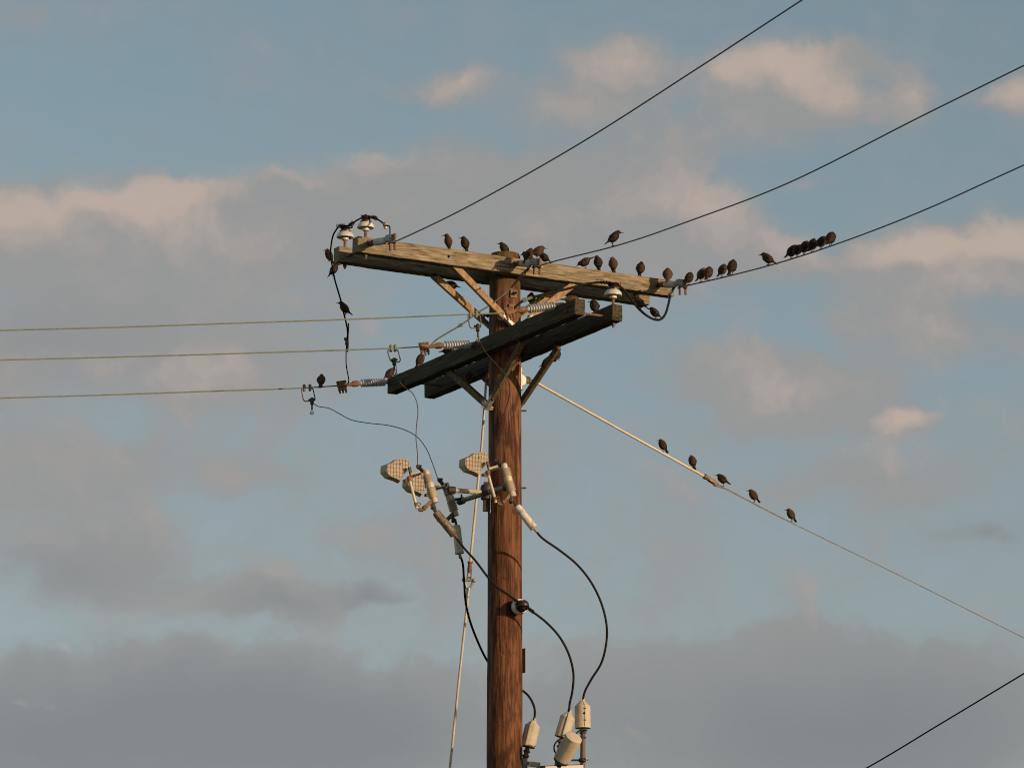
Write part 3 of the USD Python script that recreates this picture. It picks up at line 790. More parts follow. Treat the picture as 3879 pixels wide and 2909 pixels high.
part('connector', cat(lathe([(-0.03, 0.009), (-0.028, 0.014), (0.03, 0.012), (0.034, 0.008)], q, nearest(paths['j3'], 2545, 1105) - q, 10), box(q - Z * 0.01 - V3(0.012, 0, 0), (V3(1, 0, 0), V3(0, 1, 0), Z), (0.014, 0.02, 0.034))), M['galvanised_steel'], j3)
q = nearest(paths['j3'], 1986, 1137)
part('connector', cat(box(q, frame(unit((1, 0, 0.35))), (0.024, 0.026, 0.036), 0.25), tube([q, nearest(paths['j3'], 2015, 1127)], 0.010, 8)), M['green_copper'], j3)


# hot-line stirrups on the three left wires
def stirrup(key, left, right, bottom, clamp, label):
    a, b = nearest(paths[key], *left), nearest(paths[key], *right)
    pl = lambda p: on_plane(*p, a, wp2)
    t = thing('wire_stirrup', label, 'stirrup', a)
    lp_ = [a - Z * 0.006] + [pl(p) for p in bottom] + [b - Z * 0.006]
    rounded = [lp_[0]]
    for p0, p1, p2 in zip(lp_, lp_[1:], lp_[2:]):
        f0, f1 = min(0.3, 0.006 / np.linalg.norm(p1 - p0)), min(0.3, 0.006 / np.linalg.norm(p2 - p1))
        rounded += [p1 + (p0 - p1) * f0, p1 + (p0 + p2 - 2 * p1) * 0.04, p1 + (p2 - p1) * f1]
    part('loop', tube(rounded + [lp_[-1]], 0.0042, 8), M['brown_copper'], t)
    for q in (a, b):
        part('stirrup_bolt', cat(lathe([(-0.018, 0.010), (0.018, 0.010)], q, Z, 6), ball(q + Z * 0.014, 0.012, 1), ball(q - Z * 0.016, 0.011, 1)), M['green_copper'], t)
    c = pl(clamp)
    cl = part('clamp', cat(box(c, (unit((1, -0.2, 0)), V3(0, 1, 0), Z), (0.026, 0.028, 0.052), 0.25), ball(c + V3(0.014, 0, 0.012), 0.010, 1), ball(c - V3(0.018, 0, -0.01), 0.009, 1), tube([c, c - Z * 0.062], 0.006, 8)), M['dark_iron'], t)
    part('eye_ring', torus(c - Z * 0.082, (0.2, -1, 0), 0.010, 0.0035, 16), M['brown_copper'], cl)
    return c


k1 = stirrup('w6', (1152, 1468), (1174, 1466), ((1144, 1473), (1142, 1480), (1149, 1514), (1154, 1520), (1188, 1519), (1194, 1512), (1187, 1478), (1183, 1472)), (1182, 1520), 'wire loop stirrup hanging from the lowest greenish left wire')
k2 = stirrup('w5', (1480, 1320), (1496, 1319), ((1470, 1326), (1469, 1336), (1479, 1366), (1487, 1372), (1512, 1372), (1517, 1364), (1508, 1330), (1502, 1324)), (1493, 1370), 'wire loop stirrup hanging from the middle greenish left wire')
k3 = stirrup('w4', (1781, 1191), (1804, 1190), ((1774, 1194), (1773, 1202), (1779, 1237), (1784, 1243), (1812, 1244), (1820, 1238), (1823, 1228), (1819, 1200), (1816, 1194)), (1810, 1242), 'wire loop stirrup hanging from the topmost greenish left wire')

# ------------------------------------------------------------------ fused cutouts on the three-armed bracket
ZB = on_y(1840, 1866, -0.06)[2]
hub = V3(-0.122, -0.06, ZB)
br = thing('cutout_bracket', 'three armed mounting bracket on the left side of the pole', 'bracket', hub)
part('hub', cat(lathe([(-0.05, 0.03), (-0.045, 0.038), (0.03, 0.042), (0.05, 0.036)], hub, Z, 16), bar(hub + V3(0.005, -0.012, 0.07), hub + V3(0.0, -0.012, -0.13), 0.05, 0.016, up=(0, 1, 0)), hull([hub + V3(-0.03, -0.02, -0.03), hub + V3(0.02, -0.03, -0.03), hub + V3(0.0, -0.01, -0.13), hub + V3(0.02, 0.03, -0.13), hub + V3(-0.03, 0.03, -0.03)])), M['dark_iron'], br)
part('back_plate', hull([hub + V3(0.022 + dx, -0.032 + dy, dz) for dx, dy, dz in ((0, 0, 0.02), (0.008, 0, 0.02), (0.0, 0, -0.145), (0.008, 0, -0.14), (0.0, 0.03, 0.02), (0, 0.03, -0.145), (0.006, -0.012, -0.08))]), M['galvanised_steel'], br)
a1, a2, a3 = on_y(1706, 1856, -0.12), on_y(1744, 1898, 0.24), on_y(1925, 1843, -0.26)
for e, key, mt in ((a1, 'pale', 'cream_rod'), (a2, 'grey', 'galvanised_steel'), (a3, 'grey', 'galvanised_steel')):
    d = unit(e - hub)
    L = np.linalg.norm(e - hub)
    ar = part('arm', lathe([(0.02, 0.018), (L * 0.5, 0.0165), (L, 0.016)], hub, d, 16), M[mt], br)
    part('end_cap', lathe([(L - 0.035, 0.019), (L - 0.033, 0.025), (L + 0.012, 0.026), (L + 0.02, 0.018)], hub, d, 14), M['dark_iron'], ar)

GUARD = [(x * 1.08, z * 1.05) for x, z in [(-0.100, -0.012), (-0.098, 0.030), (-0.055, 0.052), (-0.040, 0.068), (0.026, 0.078), (0.040, 0.056), (0.048, 0.020), (0.018, -0.010), (0.004, -0.035), (-0.012, -0.066), (-0.040, -0.052), (-0.078, -0.040)]]


def cutout(top, bot, y, mount, label, guard_at, topbolt, tube_a, tube_b, shelf):
    """A fused cutout: ribbed porcelain body, top contact with its guard, fuse tube on the left, hinge below."""
    A, B = on_y(*top, y), on_y(*bot, y)
    ax = unit(A - B)
    L = np.linalg.norm(A - B)
    t = thing('fuse_cutout', label, 'cutout', B)
    prof = [(0, 0.014), (0.002, 0.024), (L * 0.13, 0.0235), (L * 0.14, 0.019)]
    for h0, h1, n in ((0.15, 0.45, 5), (0.63, 0.86, 5)):
        for i in range(n):
            a, st = L * (h0 + (h1 - h0) * i / n), L * (h1 - h0) / n
            prof += [(a, 0.0195), (a + st * 0.35, 0.0305), (a + st * 0.60, 0.0325), (a + st * 0.75, 0.0305), (a + st * 0.95, 0.0195)]
        if h0 < 0.3:
            prof += [(L * 0.46, 0.026), (L * 0.475, 0.0285), (L * 0.60, 0.0285), (L * 0.62, 0.024)]
    prof += [(L * 0.87, 0.021), (L * 0.97, 0.0215), (L, 0.016)]
    part('insulator_body', lathe(prof, B, ax, 24), M['cream_porcelain'], t, smooth=40)
    tb = on_y(*topbolt, y + 0.02)
    tcl = part('top_terminal', cat(box(tb, (V3(1, 0, 0), V3(0, 1, 0), unit((-0.15, 0, 1))), (0.030, 0.03, 0.026), 0.2), bar(tb, A + ax * -0.012 - V3(0.02, 0, 0), 0.018, 0.022), ball(tb + V3(0.016, -0.01, 0.004), 0.008, 1)), M['dark_iron'], t)
    sh0, sh1 = on_y(*shelf[0], y - 0.03), on_y(*shelf[1], y - 0.03)
    part('top_contact', cat(bar(sh0, sh1, 0.022, 0.016), ), M['cream_rod'], t)
    part('contact_arm', cat(bar(sh0 - Z * 0.018 - V3(0.02, 0, 0.004), sh1 - Z * 0.012 + V3(0.01, 0, 0), 0.014, 0.013), bar(sh0 + V3(-0.01, -0.006, 0.05), sh0 - V3(-0.006, 0, 0.02), 0.016, 0.018)), M['dark_iron'], t)
    ta, tb2 = on_y(*tube_a, y - 0.035), on_y(*tube_b, y - 0.035)
    d = unit(tb2 - ta)
    Lt = np.linalg.norm(tb2 - ta)
    ft = part('fuse_tube', lathe([(0, 0.010), (Lt, 0.010)], ta, d, 14), M['cream_rod'], t)
    part('pull_ring', torus(ta + V3(-0.018, -0.01, -0.006), (0.3, -1, 0), 0.013, 0.0035, 16), M['rusty_iron'], ft)
    part('ferrule', cat(lathe([(-0.026, 0.008), (-0.02, 0.016), (0.004, 0.016), (0.010, 0.012)], ta, d, 12), bar(ta + V3(-0.045, -0.004, -0.008), ta + V3(0.012, 0, 0.0), 0.016, 0.018)), M['rusty_iron'], ft)
    part('ferrule', cat(lathe([(Lt - 0.04, 0.0115), (Lt - 0.015, 0.0115)], ta, d, 12)), M['rusty_iron'], ft)
    e = ta + d * (Lt - 0.01)
    h1 = B + V3(-0.022, -0.02, 0.012)
    hg = part('hinge', cat(bar(e + V3(0.012, 0, -0.012), e + V3(0.035, 0, -0.022), 0.022, 0.024), bar(e + V3(0.03, 0, -0.022), e + V3(0.058, 0.006, 0.004), 0.022, 0.026), ball(e + V3(0.05, 0, -0.006), 0.017, 1), bar(e + V3(0.058, 0, 0.0), h1 + V3(0.012, 0.01, 0.01), 0.022, 0.024), torus(e + V3(0.014, -0.006, 0.018), (0.2, -1, 0), 0.012, 0.003)), M['rusty_iron'], t)
    part('lower_terminal', cat(box(h1 + V3(0.006, 0.0, -0.042), (V3(1, 0, 0), V3(0, 1, 0), Z), (0.026, 0.03, 0.034), 0.2), bar(h1, h1 + V3(0.006, 0, -0.04), 0.016, 0.016), ball(h1 + V3(0.012, -0.012, -0.05), 0.008, 1)), M['dark_iron'], hg)
    # mounting strap round the middle
    mid = B + ax * L * 0.53
    part('mounting_strap', cat(bar(mid + V3(0.02, 0.02, 0), mount, 0.02, 0.014), tube([mount - Z * 0.01, mount + Z * 0.03], 0.006, 8)), M['dark_iron'], t)
    # the pale guard behind the top contact: a faceted shell with a square grid of ribs on its face
    g0 = on_y(*guard_at, y - 0.012)
    ex, ey = unit((0.97, 0.24, 0.0)), unit((0.02, -0.10, 0.99))
    nz = unit(np.cross(ex, ey))                      # towards the camera and the sun
    poly = [g0 + ex * x + ey * z for x, z in GUARD]
    back = [g0 + ex * ((x + 0.02) * 1.30 - 0.026) + ey * (z * 1.10 - 0.008) - nz * 0.045 for x, z in GUARD]
    from shapely.geometry import Polygon, LineString
    P2 = Polygon(GUARD)
    sl = trimesh.creation.extrude_polygon(P2, 0.006, engine='earcut')
    R = np.eye(4); R[:3, 0], R[:3, 1], R[:3, 2], R[:3, 3] = ex, ey, nz, g0
    sl.apply_transform(R)
    vs, fs, n = np.array(poly + back), [], len(GUARD)
    for i in range(n):
        j = (i + 1) % n
        fs += [[i, j, n + j], [i, n + j, n + i]]
    wall = trimesh.Trimesh(vs, np.array(fs), process=False)
    wall2 = trimesh.Trimesh(vs - nz * 0.002 + (g0 - vs) * 0.03, np.array(fs)[:, ::-1], process=False)
    gd = part('guard', cat(sl, wall, wall2), M['cream_plastic'], t, smooth=20, label='pale guard panel with a square grid of lines')
    ribs = []
    for x in np.arange(-0.110, 0.06, 0.0198):
        ribs.append(LineString([(x, -1), (x + 0.02, 1)]))
    for z in np.arange(-0.070, 0.10, 0.0272):
        ribs.append(LineString([(-1, z + 0.05), (1, z - 0.05)]))
    lines = []
    for r_ in ribs:
        s = P2.buffer(-0.001).intersection(r_)
        for q in getattr(s, 'geoms', [s]):
            if q.length > 0.005:
                (x0, z0), (x1, z1) = q.coords[0], q.coords[-1]
                lines.append(bar(g0 + ex * x0 + ey * z0 + nz * 0.0065, g0 + ex * x1 + ey * z1 + nz * 0.0065, 0.0023, 0.002, up=nz))
    part('grid_lines', cat(*lines), M['guard_line'], gd)
    part('guard_knob', torus(g0 + ex * -0.005 + ey * 0.045 + nz * 0.008, nz, 0.009, 0.0025, 14), M['cream_plastic'], gd)
    return A, B


cutout((1612, 1780), (1648, 1905), -0.20, on_y(1690, 1849, -0.12), 'fused cutout farthest left, with its own gridded guard in full view', (1524, 1782), (1585, 1768), (1551, 1818), (1580, 1926), ((1556, 1797), (1590, 1787)))
cutout((1688, 1830), (1726, 1955), 0.20, on_y(1748, 1889, 0.23), 'middle fused cutout, half shaded, its guard partly behind the left cutout', (1606, 1834), (1665, 1818), (1632, 1872), (1661, 1975), ((1636, 1849), (1668, 1840)))
cutout((1908, 1756), (1944, 1882), -0.32, on_y(1925, 1843, -0.26), 'fused cutout in front of the pole, rightmost of the three', (1822, 1758), (1880, 1746), (1849, 1796), (1879, 1904), ((1852, 1776), (1886, 1766)))

# thin leads from the stirrups down to the cutouts
for key, pts, y0, y1, label in (
        ('l1', [(1186, 1528), (1205, 1539), (1245, 1546), (1284, 1566), (1330, 1590), (1400, 1603), (1470, 1611), (1535, 1629), (1580, 1655), (1615, 1700), (1640, 1760), (1658, 1812)], k1[1], 0.22, 'thin dark lead from the lowest left wire down to the middle cutout'),
        ('l2', [(1499, 1378), (1503, 1415), (1510, 1440), (1530, 1465), (1560, 1487), (1577, 1518), (1583, 1562), (1578, 1610), (1576, 1660), (1581, 1715), (1582, 1762)], k2[1], -0.18, 'thin dark lead hanging past the near lower crossarm tip to the left cutout'),
        ('l3', [(1812, 1252), (1815, 1285), (1838, 1332), (1878, 1378), (1912, 1418), (1929, 1455), (1931, 1490), (1918, 1540), (1898, 1600), (1884, 1660), (1879, 1700), (1880, 1742)], k3[1], -0.30, 'thin dark lead running down the face of the pole to the right cutout')):
    wire(key, depth_path(pts, y0, y1), 0.0029, 'dark_iron', 'lead_wire', label)


# cable terminators below the cutouts
def jacket(a, b, y, r, m, label, tip=None, tail=None):
    A, B = on_y(*a, y), on_y(*b, y)
    d = unit(B - A)
    L = np.linalg.norm(B - A)
    t = thing('cable_sleeve', label, 'cable sleeve', A)
    part('sleeve_body', lathe([(0, 0.012), (0.004, r * 0.86), (0.02, r), (L * 0.55, r), (L * 0.57, r * 1.04), (L * 0.90, r * 1.0), (L * 0.91, r * 1.08), (L * 0.985, r * 1.08), (L, r * 0.7), (L, 0.008)], A, d, 24), M[m], t)
    u, v, w = frame(d)
    part('end_clip', cat(lathe([(L - 0.01, 0.010), (L + 0.03, 0.009)], A, d, 10), box(B + d * 0.012 + u * 0.012, (u, v, w), (0.022, 0.014, 0.02), 0.2)), M['rusty_iron' if 'silver' in m else 'galvanised_steel'], t)
    part('lug', cat(lathe([(-0.028, 0.007), (0.004, 0.009)], A, d, 8), box(A - d * 0.028, (u, v, w), (0.024, 0.012, 0.026), 0.2)), M['dark_iron'], t)


jacket((1649, 1938), (1722, 2026), -0.22, 0.0285, 'silver_jacket', 'shiny brown cable sleeve hanging below the left cutout')
jacket((1728, 1988), (1741, 2098), 0.18, 0.0285, 'grey_polymer', 'dull grey cable sleeve behind the shiny brown one')
jacket((1957, 1916), (2024, 2002), -0.34, 0.026, 'white_jacket', 'white and silver cable sleeve at the right edge of the pole')

# spool insulator that carries the middle cable past the pole
ps = on_y(1972, 2296, -0.155)
sd = unit((0.45, -0.85, 0.0))
sp = thing('spool_insulator', 'white spool insulator with dark grooved head on the pole front', 'insulator', ps)
part('stud', lathe([(-0.11, 0.010), (0.02, 0.010)], ps, sd, 10), M['rusty_iron'], sp)
part('skirt', lathe([(-0.055, 0.022), (-0.05, 0.040), (-0.035, 0.052), (-0.012, 0.0545), (0.002, 0.049), (0.008, 0.036)], ps, sd, 32), M['white_porcelain'], sp)
part('crown', lathe([(0.002, 0.041), (0.014, 0.041), (0.022, 0.031), (0.034, 0.029), (0.044, 0.036), (0.054, 0.0355), (0.064, 0.030), (0.070, 0.020), (0.073, 0.008), (0.0735, 0.001)], ps, sd, 24), M['brown_porcelain'], sp)

yc = ps[1] - 0.055
for key, pts, label in (
        ('c1', [(1722, 2028, -0.22), (1740, 2052), (1760, 2078), (1800, 2122), (1848, 2185, -0.21), (1882, 2222), (1925, 2252), (1968, 2284, yc), (1998, 2302, yc), (2020, 2318), (2070, 2357), (2120, 2412), (2155, 2478), (2172, 2550), (2168, 2618), (2158, 2665), (2155, 2706, 0.10)], 'black cable from the shiny sleeve across the pole past the spool insulator'),
        ('c2', [(1742, 2102, 0.18), (1752, 2130), (1758, 2200), (1764, 2280), (1780, 2350), (1808, 2425), (1846, 2502, 0.13), (1900, 2570, 0.17), (1974, 2611, 0.13), (2003, 2636), (2023, 2675), (2026, 2705), (2020, 2736, 0.03)], 'black cable passing behind the pole from the dull grey sleeve'),
        ('c3', [(2028, 2008, -0.34), (2046, 2030), (2062, 2044), (2120, 2084), (2186, 2138), (2240, 2206), (2280, 2290), (2298, 2370), (2297, 2432), (2278, 2510), (2240, 2572), (2215, 2620), (2206, 2660, 0.16)], 'black cable bowing out farthest right of the pole')):
    wire(key, depth_path(pts, 0), 0.0078, 'black_rubber', 'power_cable', label, 'cable', n=10, sides=10)
q = nearest(paths['c1'], 1985, 2293)
for q in tie(paths['c1'], q, None, 6, 0.06, 0.0105, 0.003):
    part('tie_wire', q, M['black_rubber'], sp)

# cream caps over the cable ends, on a steel bracket
zb = on_y(2040, 2905, -0.1)[2]


def cap(top, bot, y, r, label, seam=None, marks=False, bushing=None):
    A, B = on_y(*top, y), on_y(*bot, y)
    ax = unit(A - B)
    L = np.linalg.norm(A - B)
    t = thing('cable_terminator', label, 'cable terminator', B)
    part('cap_body', lathe([(0.004, 0.012), (0.004, r - 0.005), (0, r - 0.003), (0, r), (0.003, r * 1.005), (L * 0.78, r), (L * 0.80, r * 0.97), (L * 0.965, r * 0.36), (L, r * 0.22), (L, 0.006)], B, ax, 36), M['beige_cap'], t, smooth=30)
    u, v, w = frame(ax, (0, 0, 1))
    for k in range(4):
        a = k * math.pi / 2 + 0.5
        o = math.cos(a) * u + math.sin(a) * v
        part('collar_finger', bar(B + ax * L * 0.95 + o * r * 0.30, B + ax * (L + 0.014) + o * r * 0.26, 0.010, 0.004, up=o), M['beige_cap'], t)
    if seam is not None:
        o = unit(seam)
        o = unit(o - ax * (o @ ax))
        s = unit(np.cross(ax, o))
        if marks:
            part('seam', tube([B + ax * 0.004 + o * (r + 0.0006), B + ax * L * 0.79 + o * (r + 0.0006), B + ax * L * 0.95 + o * r * 0.40], 0.0016, 5), M['black_rubber'], t)
            part('button', lathe([(-0.003, 0.0075), (0.003, 0.0075), (0.005, 0.004)], B + ax * L * 0.50 + o * r, o, 12), M['black_rubber'], t)
            for f in (0.24, 0.66):
                c = B + ax * L * f + o * r
                part('hook_mark', cat(*[tube([c + s * (0.004 + 0.005 * k) - ax * 0.002, c + s * (0.006 + 0.005 * k) + ax * 0.006 + o * 0.001], 0.0014, 5) for k in (-2, -1, 0, 1)]), M['black_rubber'], t)
        else:
            part('seam', hull([B + ax * h + o * (r * f + e) + s * q for h, f in ((0.004, 1.0), (L * 0.79, 1.0)) for e in (-0.006, 0.009) for q in (-0.004, 0.004)]), M['beige_cap'], t)
            part('seam', hull([B + ax * h + o * (r * f + e) + s * q for h, f in ((L * 0.79, 1.0), (L * 0.97, 0.34)) for e in (-0.006, 0.008) for q in (-0.004, 0.004)]), M['beige_cap'], t)
    if bushing:
        D = on_y(*bushing, y)
        d = unit(D - B)
        Lb = np.linalg.norm(D - B)
        prof = [(0.0, 0.014)]
        for h in (0.030, 0.062):
            prof += [(h - 0.012, 0.015), (h - 0.002, 0.024), (h + 0.002, 0.025), (h + 0.010, 0.016)]
        prof += [(0.09, 0.0165), (Lb * 0.6, 0.0175), (Lb, 0.016)]
        part('bushing', lathe(prof, B, d, 20), M['brown_tag'], t)
    return A, B


cap((2022, 2728), (1999, 2828), 0.03, 0.0500, 'cream cable cap nearest the pole, tilted with a ridge down its front', seam=(-0.25, -1, 0), bushing=(1983, 2900))
cap((2156, 2696), (2128, 2792), 0.10, 0.0495, 'cream cable cap in the middle, behind the fat tilted can', seam=(0.1, -1, 0), bushing=(2108, 2905))
cap((2206, 2652), (2208, 2757), 0.16, 0.0520, 'cream cable cap farthest right, with a dark seam and button', seam=(0.22, -1, 0), marks=True, bushing=(2207, 2930))

# the fat tilted can in front
A, B = on_y(2172, 2794, -0.25), on_y(2128, 2876, -0.14)
ax = unit(A - B)
L = np.linalg.norm(A - B)
cn = thing('surge_arrester', 'fat cream can tilted to the right in front of the caps', 'surge arrester', B)
part('can_body', lathe([(0, 0.02), (0, 0.050), (0.010, 0.057), (L * 0.95, 0.058), (L, 0.057), (L + 0.001, 0.004)], B, ax, 36), M['beige_cap'], cn)
part('lid', lathe([(L + 0.0015, 0.0585), (L + 0.007, 0.0575), (L + 0.015, 0.040), (L + 0.016, 0.002)], B, ax, 36), M['beige_cap'], cn)
u, v, w = frame(ax)
for h in (0.25, 0.85):
    part('latch', box(B + ax * L * h + unit((1, -0.1, -0.2)) * 0.057, (unit((1, 0, 0)), V3(0, 1, 0), Z), (0.012, 0.02, 0.014)), M['cream_plastic'], cn)
part('base_clamp', cat(lathe([(-0.024, 0.040), (-0.014, 0.052), (-0.002, 0.053)], B, ax, 24), bar(B - ax * 0.005, B - ax * 0.06, 0.03, 0.03)), M['dark_iron'], cn)
single('arrester_lead', tube(spline(depth_path([(2122, 2797), (2108, 2808), (2099, 2826), (2101, 2844), (2108, 2852)], -0.02, -0.16), 8), 0.0055, 8), M['black_rubber'], 'short black lead curving beside the left of the fat cream can', 'lead')
single('arrester_lead', tube(spline(depth_path([(2222, 2766), (2205, 2762), (2190, 2770), (2176, 2784), (2174, 2788)], 0.15, -0.24), 8), 0.0055, 8), M['black_rubber'], 'short black lead from under the rightmost cap to the can', 'lead')

# bracket under the caps
b0, b1 = on_y(1985, 2893, 0.02), on_y(2225, 2876, 0.14)
bk = thing('terminator_bracket', 'dark steel bracket under the caps at the bottom of the picture', 'bracket', b0)
part('beam', bar(b0 + V3(0.09, -0.02, -0.045), b1 + V3(-0.03, 0, -0.06), 0.04, 0.055), M['brown_porcelain'], bk)
part('pole_plate', bar(on_y(1984, 2872, 0.02), on_y(1984, 3150, 0.02), 0.03, 0.05), M['galvanised_steel'], bk)
pp = part('end_plate', bar(on_y(1993, 2891, -0.04), on_y(2046, 2897, -0.02), 0.01, 0.034), M['galvanised_steel'], bk)
part('bolt', bolt(on_y(2001, 2890, -0.05), (0, -1, 0), 0.007, 0.012), M['dark_iron'], pp)
q = on_y(2208, 2878, 0.16)
part('end_clamp', cat(box(q, (unit((1, -1, 0)), unit((1, 1, 0)), Z), (0.05, 0.045, 0.028), 0.25), tube([q - V3(0.09, 0, 0), q + V3(0.035, 0, 0)], 0.007, 8)), M['dark_iron'], bk)
for dz in (-0.008, 0.008):
    part('bolt', bolt(on_y(2221, 2878, 0.13) + Z * dz, (0.6, -0.8, 0), 0.006, 0.008), M['galvanised_steel'], bk)
part('stay', tube([q + V3(-0.005, 0, -0.01), on_y(2186, 2925, 0.16)], 0.004, 6), M['green_copper'], bk)
part('riser_pipe', tube([on_y(1996, 2960, 0.0), V3(0.16, 0.0, 0.0)], 0.03, 12), M['galvanised_steel'], bk)

# ------------------------------------------------------------------ guys
gp = on_y(1974, 1430, 0.0)
HG = -N2
npg = np.cross(HG, Z)
ga = on_plane(2030, 1449, (0.10 * HG), npg)
gpath = [on_plane(x, y, (0.10 * HG), npg) for x, y in ((2030, 1449), (2350, 1628), (2672, 1806))]
gy = thing('guy_wire', 'pale guy rod and strand running down to the right, with five birds', 'guy wire', ga)
paths['g1'] = np.linspace(gpath[0], gpath[2], 200)
part('rod', tube(gpath, 0.0088, 12), M['cream_rod'], gy)
g2 = [on_plane(x, y, (0.10 * HG), npg) for x, y in ((2722, 1836), (2950, 1955), (3400, 2175), (3879, 2415))]
dge = unit(g2[-1] - g2[-2])
g2.append(g2[-1] + dge * (g2[-1][2] / -dge[2]))          # down to its anchor in the ground
ss = spline(g2, 10)
part('strand', tube(ss, np.interp(np.arange(len(ss)), [0, 10, 12, len(ss)], [0.0052, 0.0052, 0.0036, 0.0036]), 8), M['steel_strand'], gy)
paths['g2'] = np.vstack([np.linspace(a, b, 30, endpoint=False) for a, b in zip(ss[:-1], ss[1:])])
dg = unit(g2[0] - gpath[2])
u, v, w = frame(dg)
c0 = gpath[2]
Lc = np.linalg.norm(g2[0] - c0)
part('clevis', cat(lathe([(-0.012, 0.010), (-0.010, 0.019), (0.004, 0.019), (0.005, 0.016), (Lc * 0.45, 0.013), (Lc * 0.5, 0.008)], c0, dg, 14), box(c0 + dg * Lc * 0.55 + u * 0.011, (u, v, w), (0.006, 0.028, Lc * 0.55), 0.2), box(c0 + dg * Lc * 0.55 - u * 0.011, (u, v, w), (0.006, 0.028, Lc * 0.55), 0.2), torus(c0 + dg * Lc * 0.78 - v * 0.004, u, 0.016, 0.007)), M['brown_copper'], gy)
part('strand_loop', tube(spline([c0 + dg * Lc * 0.85 - v * 0.018, c0 + dg * Lc * 1.1 - v * 0.012, c0 + dg * Lc * 1.5], 6), 0.004, 6), M['steel_strand'], gy)
# its fixing on the pole
fx = HG * 0.112 + Z * gp[2]
part('pole_plate', cat(bar(fx + Z * 0.075, fx - Z * 0.075, 0.05, 0.016, up=HG), hull([fx + HG * a + Z * b + unit(np.cross(HG, Z)) * c for a, b in ((0, 0.045), (0, -0.05), (0.045, 0.012), (0.045, -0.028)) for c in (-0.012, 0.012)]), *[lathe([(0, 0.018), (0.014, 0.017), (0.018, 0.010)], fx + HG * 0.006 + Z * k, HG, 10) for k in (0.055, -0.058)]), M['galvanised_steel'], gy)
part('pole_clevis', cat(torus(fx + HG * 0.066 + Z * 0.002, np.cross(HG, Z), 0.018, 0.008), bar(fx + HG * 0.07 - Z * 0.006, ga, 0.028, 0.028), bar(fx + HG * 0.03 - Z * 0.004, fx + HG * 0.075 - Z * 0.006, 0.022, 0.034)), M['dark_iron'], gy)

HL = -N1
npl = np.cross(HL, Z)
q0 = HL * 0.125
lp = [on_plane(x, y, q0, npl) for x, y in ((1842, 1442), (1825, 1680), (1781, 2130))]
gl = thing('guy_wire', 'steep pale guy rod just left of the pole, jointed at mid height', 'guy wire', lp[0])
part('rod', tube(lp, 0.0088, 12), M['cream_rod'], gl, label='upper pale rod')
l2 = extend([on_plane(x, y, q0, npl) for x, y in ((1772, 2262), (1740, 2560), (1704, 2909))], 0, 0.01)
dd = unit(l2[-1] - l2[0])
l2[-1] = l2[0] + dd * ((l2[0][2]) / -dd[2])
part('rod', tube(l2, 0.0086, 12), M['cream_rod'], gl, label='lower pale rod')
dj = unit(l2[0] - lp[2])
Lj = np.linalg.norm(l2[0] - lp[2])
u, v, w = frame(dj, (0, 1, 0))
j0 = lp[2]
part('clevis', cat(lathe([(-0.008, 0.010), (-0.006, 0.019), (0.005, 0.018), (0.007, 0.013), (Lj * 0.2, 0.017), (Lj * 0.3, 0.010)], j0, dj, 12), box(j0 + dj * Lj * 0.33 + u * 0.012, (u, v, w), (0.008, 0.016, Lj * 0.3), 0.2), box(j0 + dj * Lj * 0.33 - u * 0.012, (u, v, w), (0.008, 0.016, Lj * 0.3), 0.2), torus(j0 + dj * Lj * 0.48, v, 0.012, 0.006)), M['rusty_iron'], gl)
part('shackle', cat(tube(spline([j0 + dj * Lj * 0.50 - u * 0.034, j0 + dj * Lj * 0.52 + u * 0.0, j0 + dj * Lj * 0.50 + u * 0.036], 4), 0.008, 8), *[ball(j0 + dj * Lj * 0.505 + u * s, 0.015, 1) for s in (-0.034, 0.034)], *[tube([j0 + dj * Lj * 0.52 + u * s, j0 + dj * Lj * 0.75 + u * s * 0.3], 0.008, 8) for s in (-0.03, 0.032)], lathe([(Lj * 0.72, 0.012), (Lj * 0.76, 0.014), (Lj * 0.98, 0.013), (Lj * 1.0, 0.009)], j0, dj, 12)), M['galvanised_steel'], gl)
part('pole_clevis', cat(box(lp[0] + V3(0.0, 0, 0.0), (V3(1, 0, 0), V3(0, 1, 0), Z), (0.034, 0.03, 0.016), 0.2), torus(lp[0] + V3(0.022, 0.0, -0.012), (0.2, -1, 0), 0.018, 0.006), tube([lp[0], lp[0] + V3(0.01, 0, 0.055)], 0.0085, 8)), M['rusty_iron'], gl)

# communication cable at the lower right, from lower on the pole
h2 = np.cross(N1, Z)
cpts = [on_plane(x, y, N1 * 0.12, h2) for x, y in ((3280, 2909), (3560, 2742), (3879, 2550))]
cpts = extend(cpts, 0, 45.0)
cst = N1 * 0.12 + Z * 5.6
cpts = [cst, cst * 0.5 + cpts[0] * 0.5 - Z * 0.05] + cpts
wire('w7', cpts, 0.0045, 'black_rubber', 'overhead_wire', 'dark cable crossing only the lower right corner of the picture')

# ------------------------------------------------------------------ the starlings, each in its own pose
def sphere(p, r, k=12):
    return Manifold.sphere(r, k).translate([float(x) for x in p])


def mhull(*items):
    pts = []
    for p, r in items:
        a = np.arange(10) * 2 * math.pi / 10
        for la in (-1.2, -0.6, 0, 0.6, 1.2):
            pts.append(np.asarray(p) + r * np.stack([np.cos(a) * math.cos(la), np.sin(a) * math.cos(la), np.full(10, math.sin(la))], -1))
    return Manifold.hull_points(np.vstack(pts))


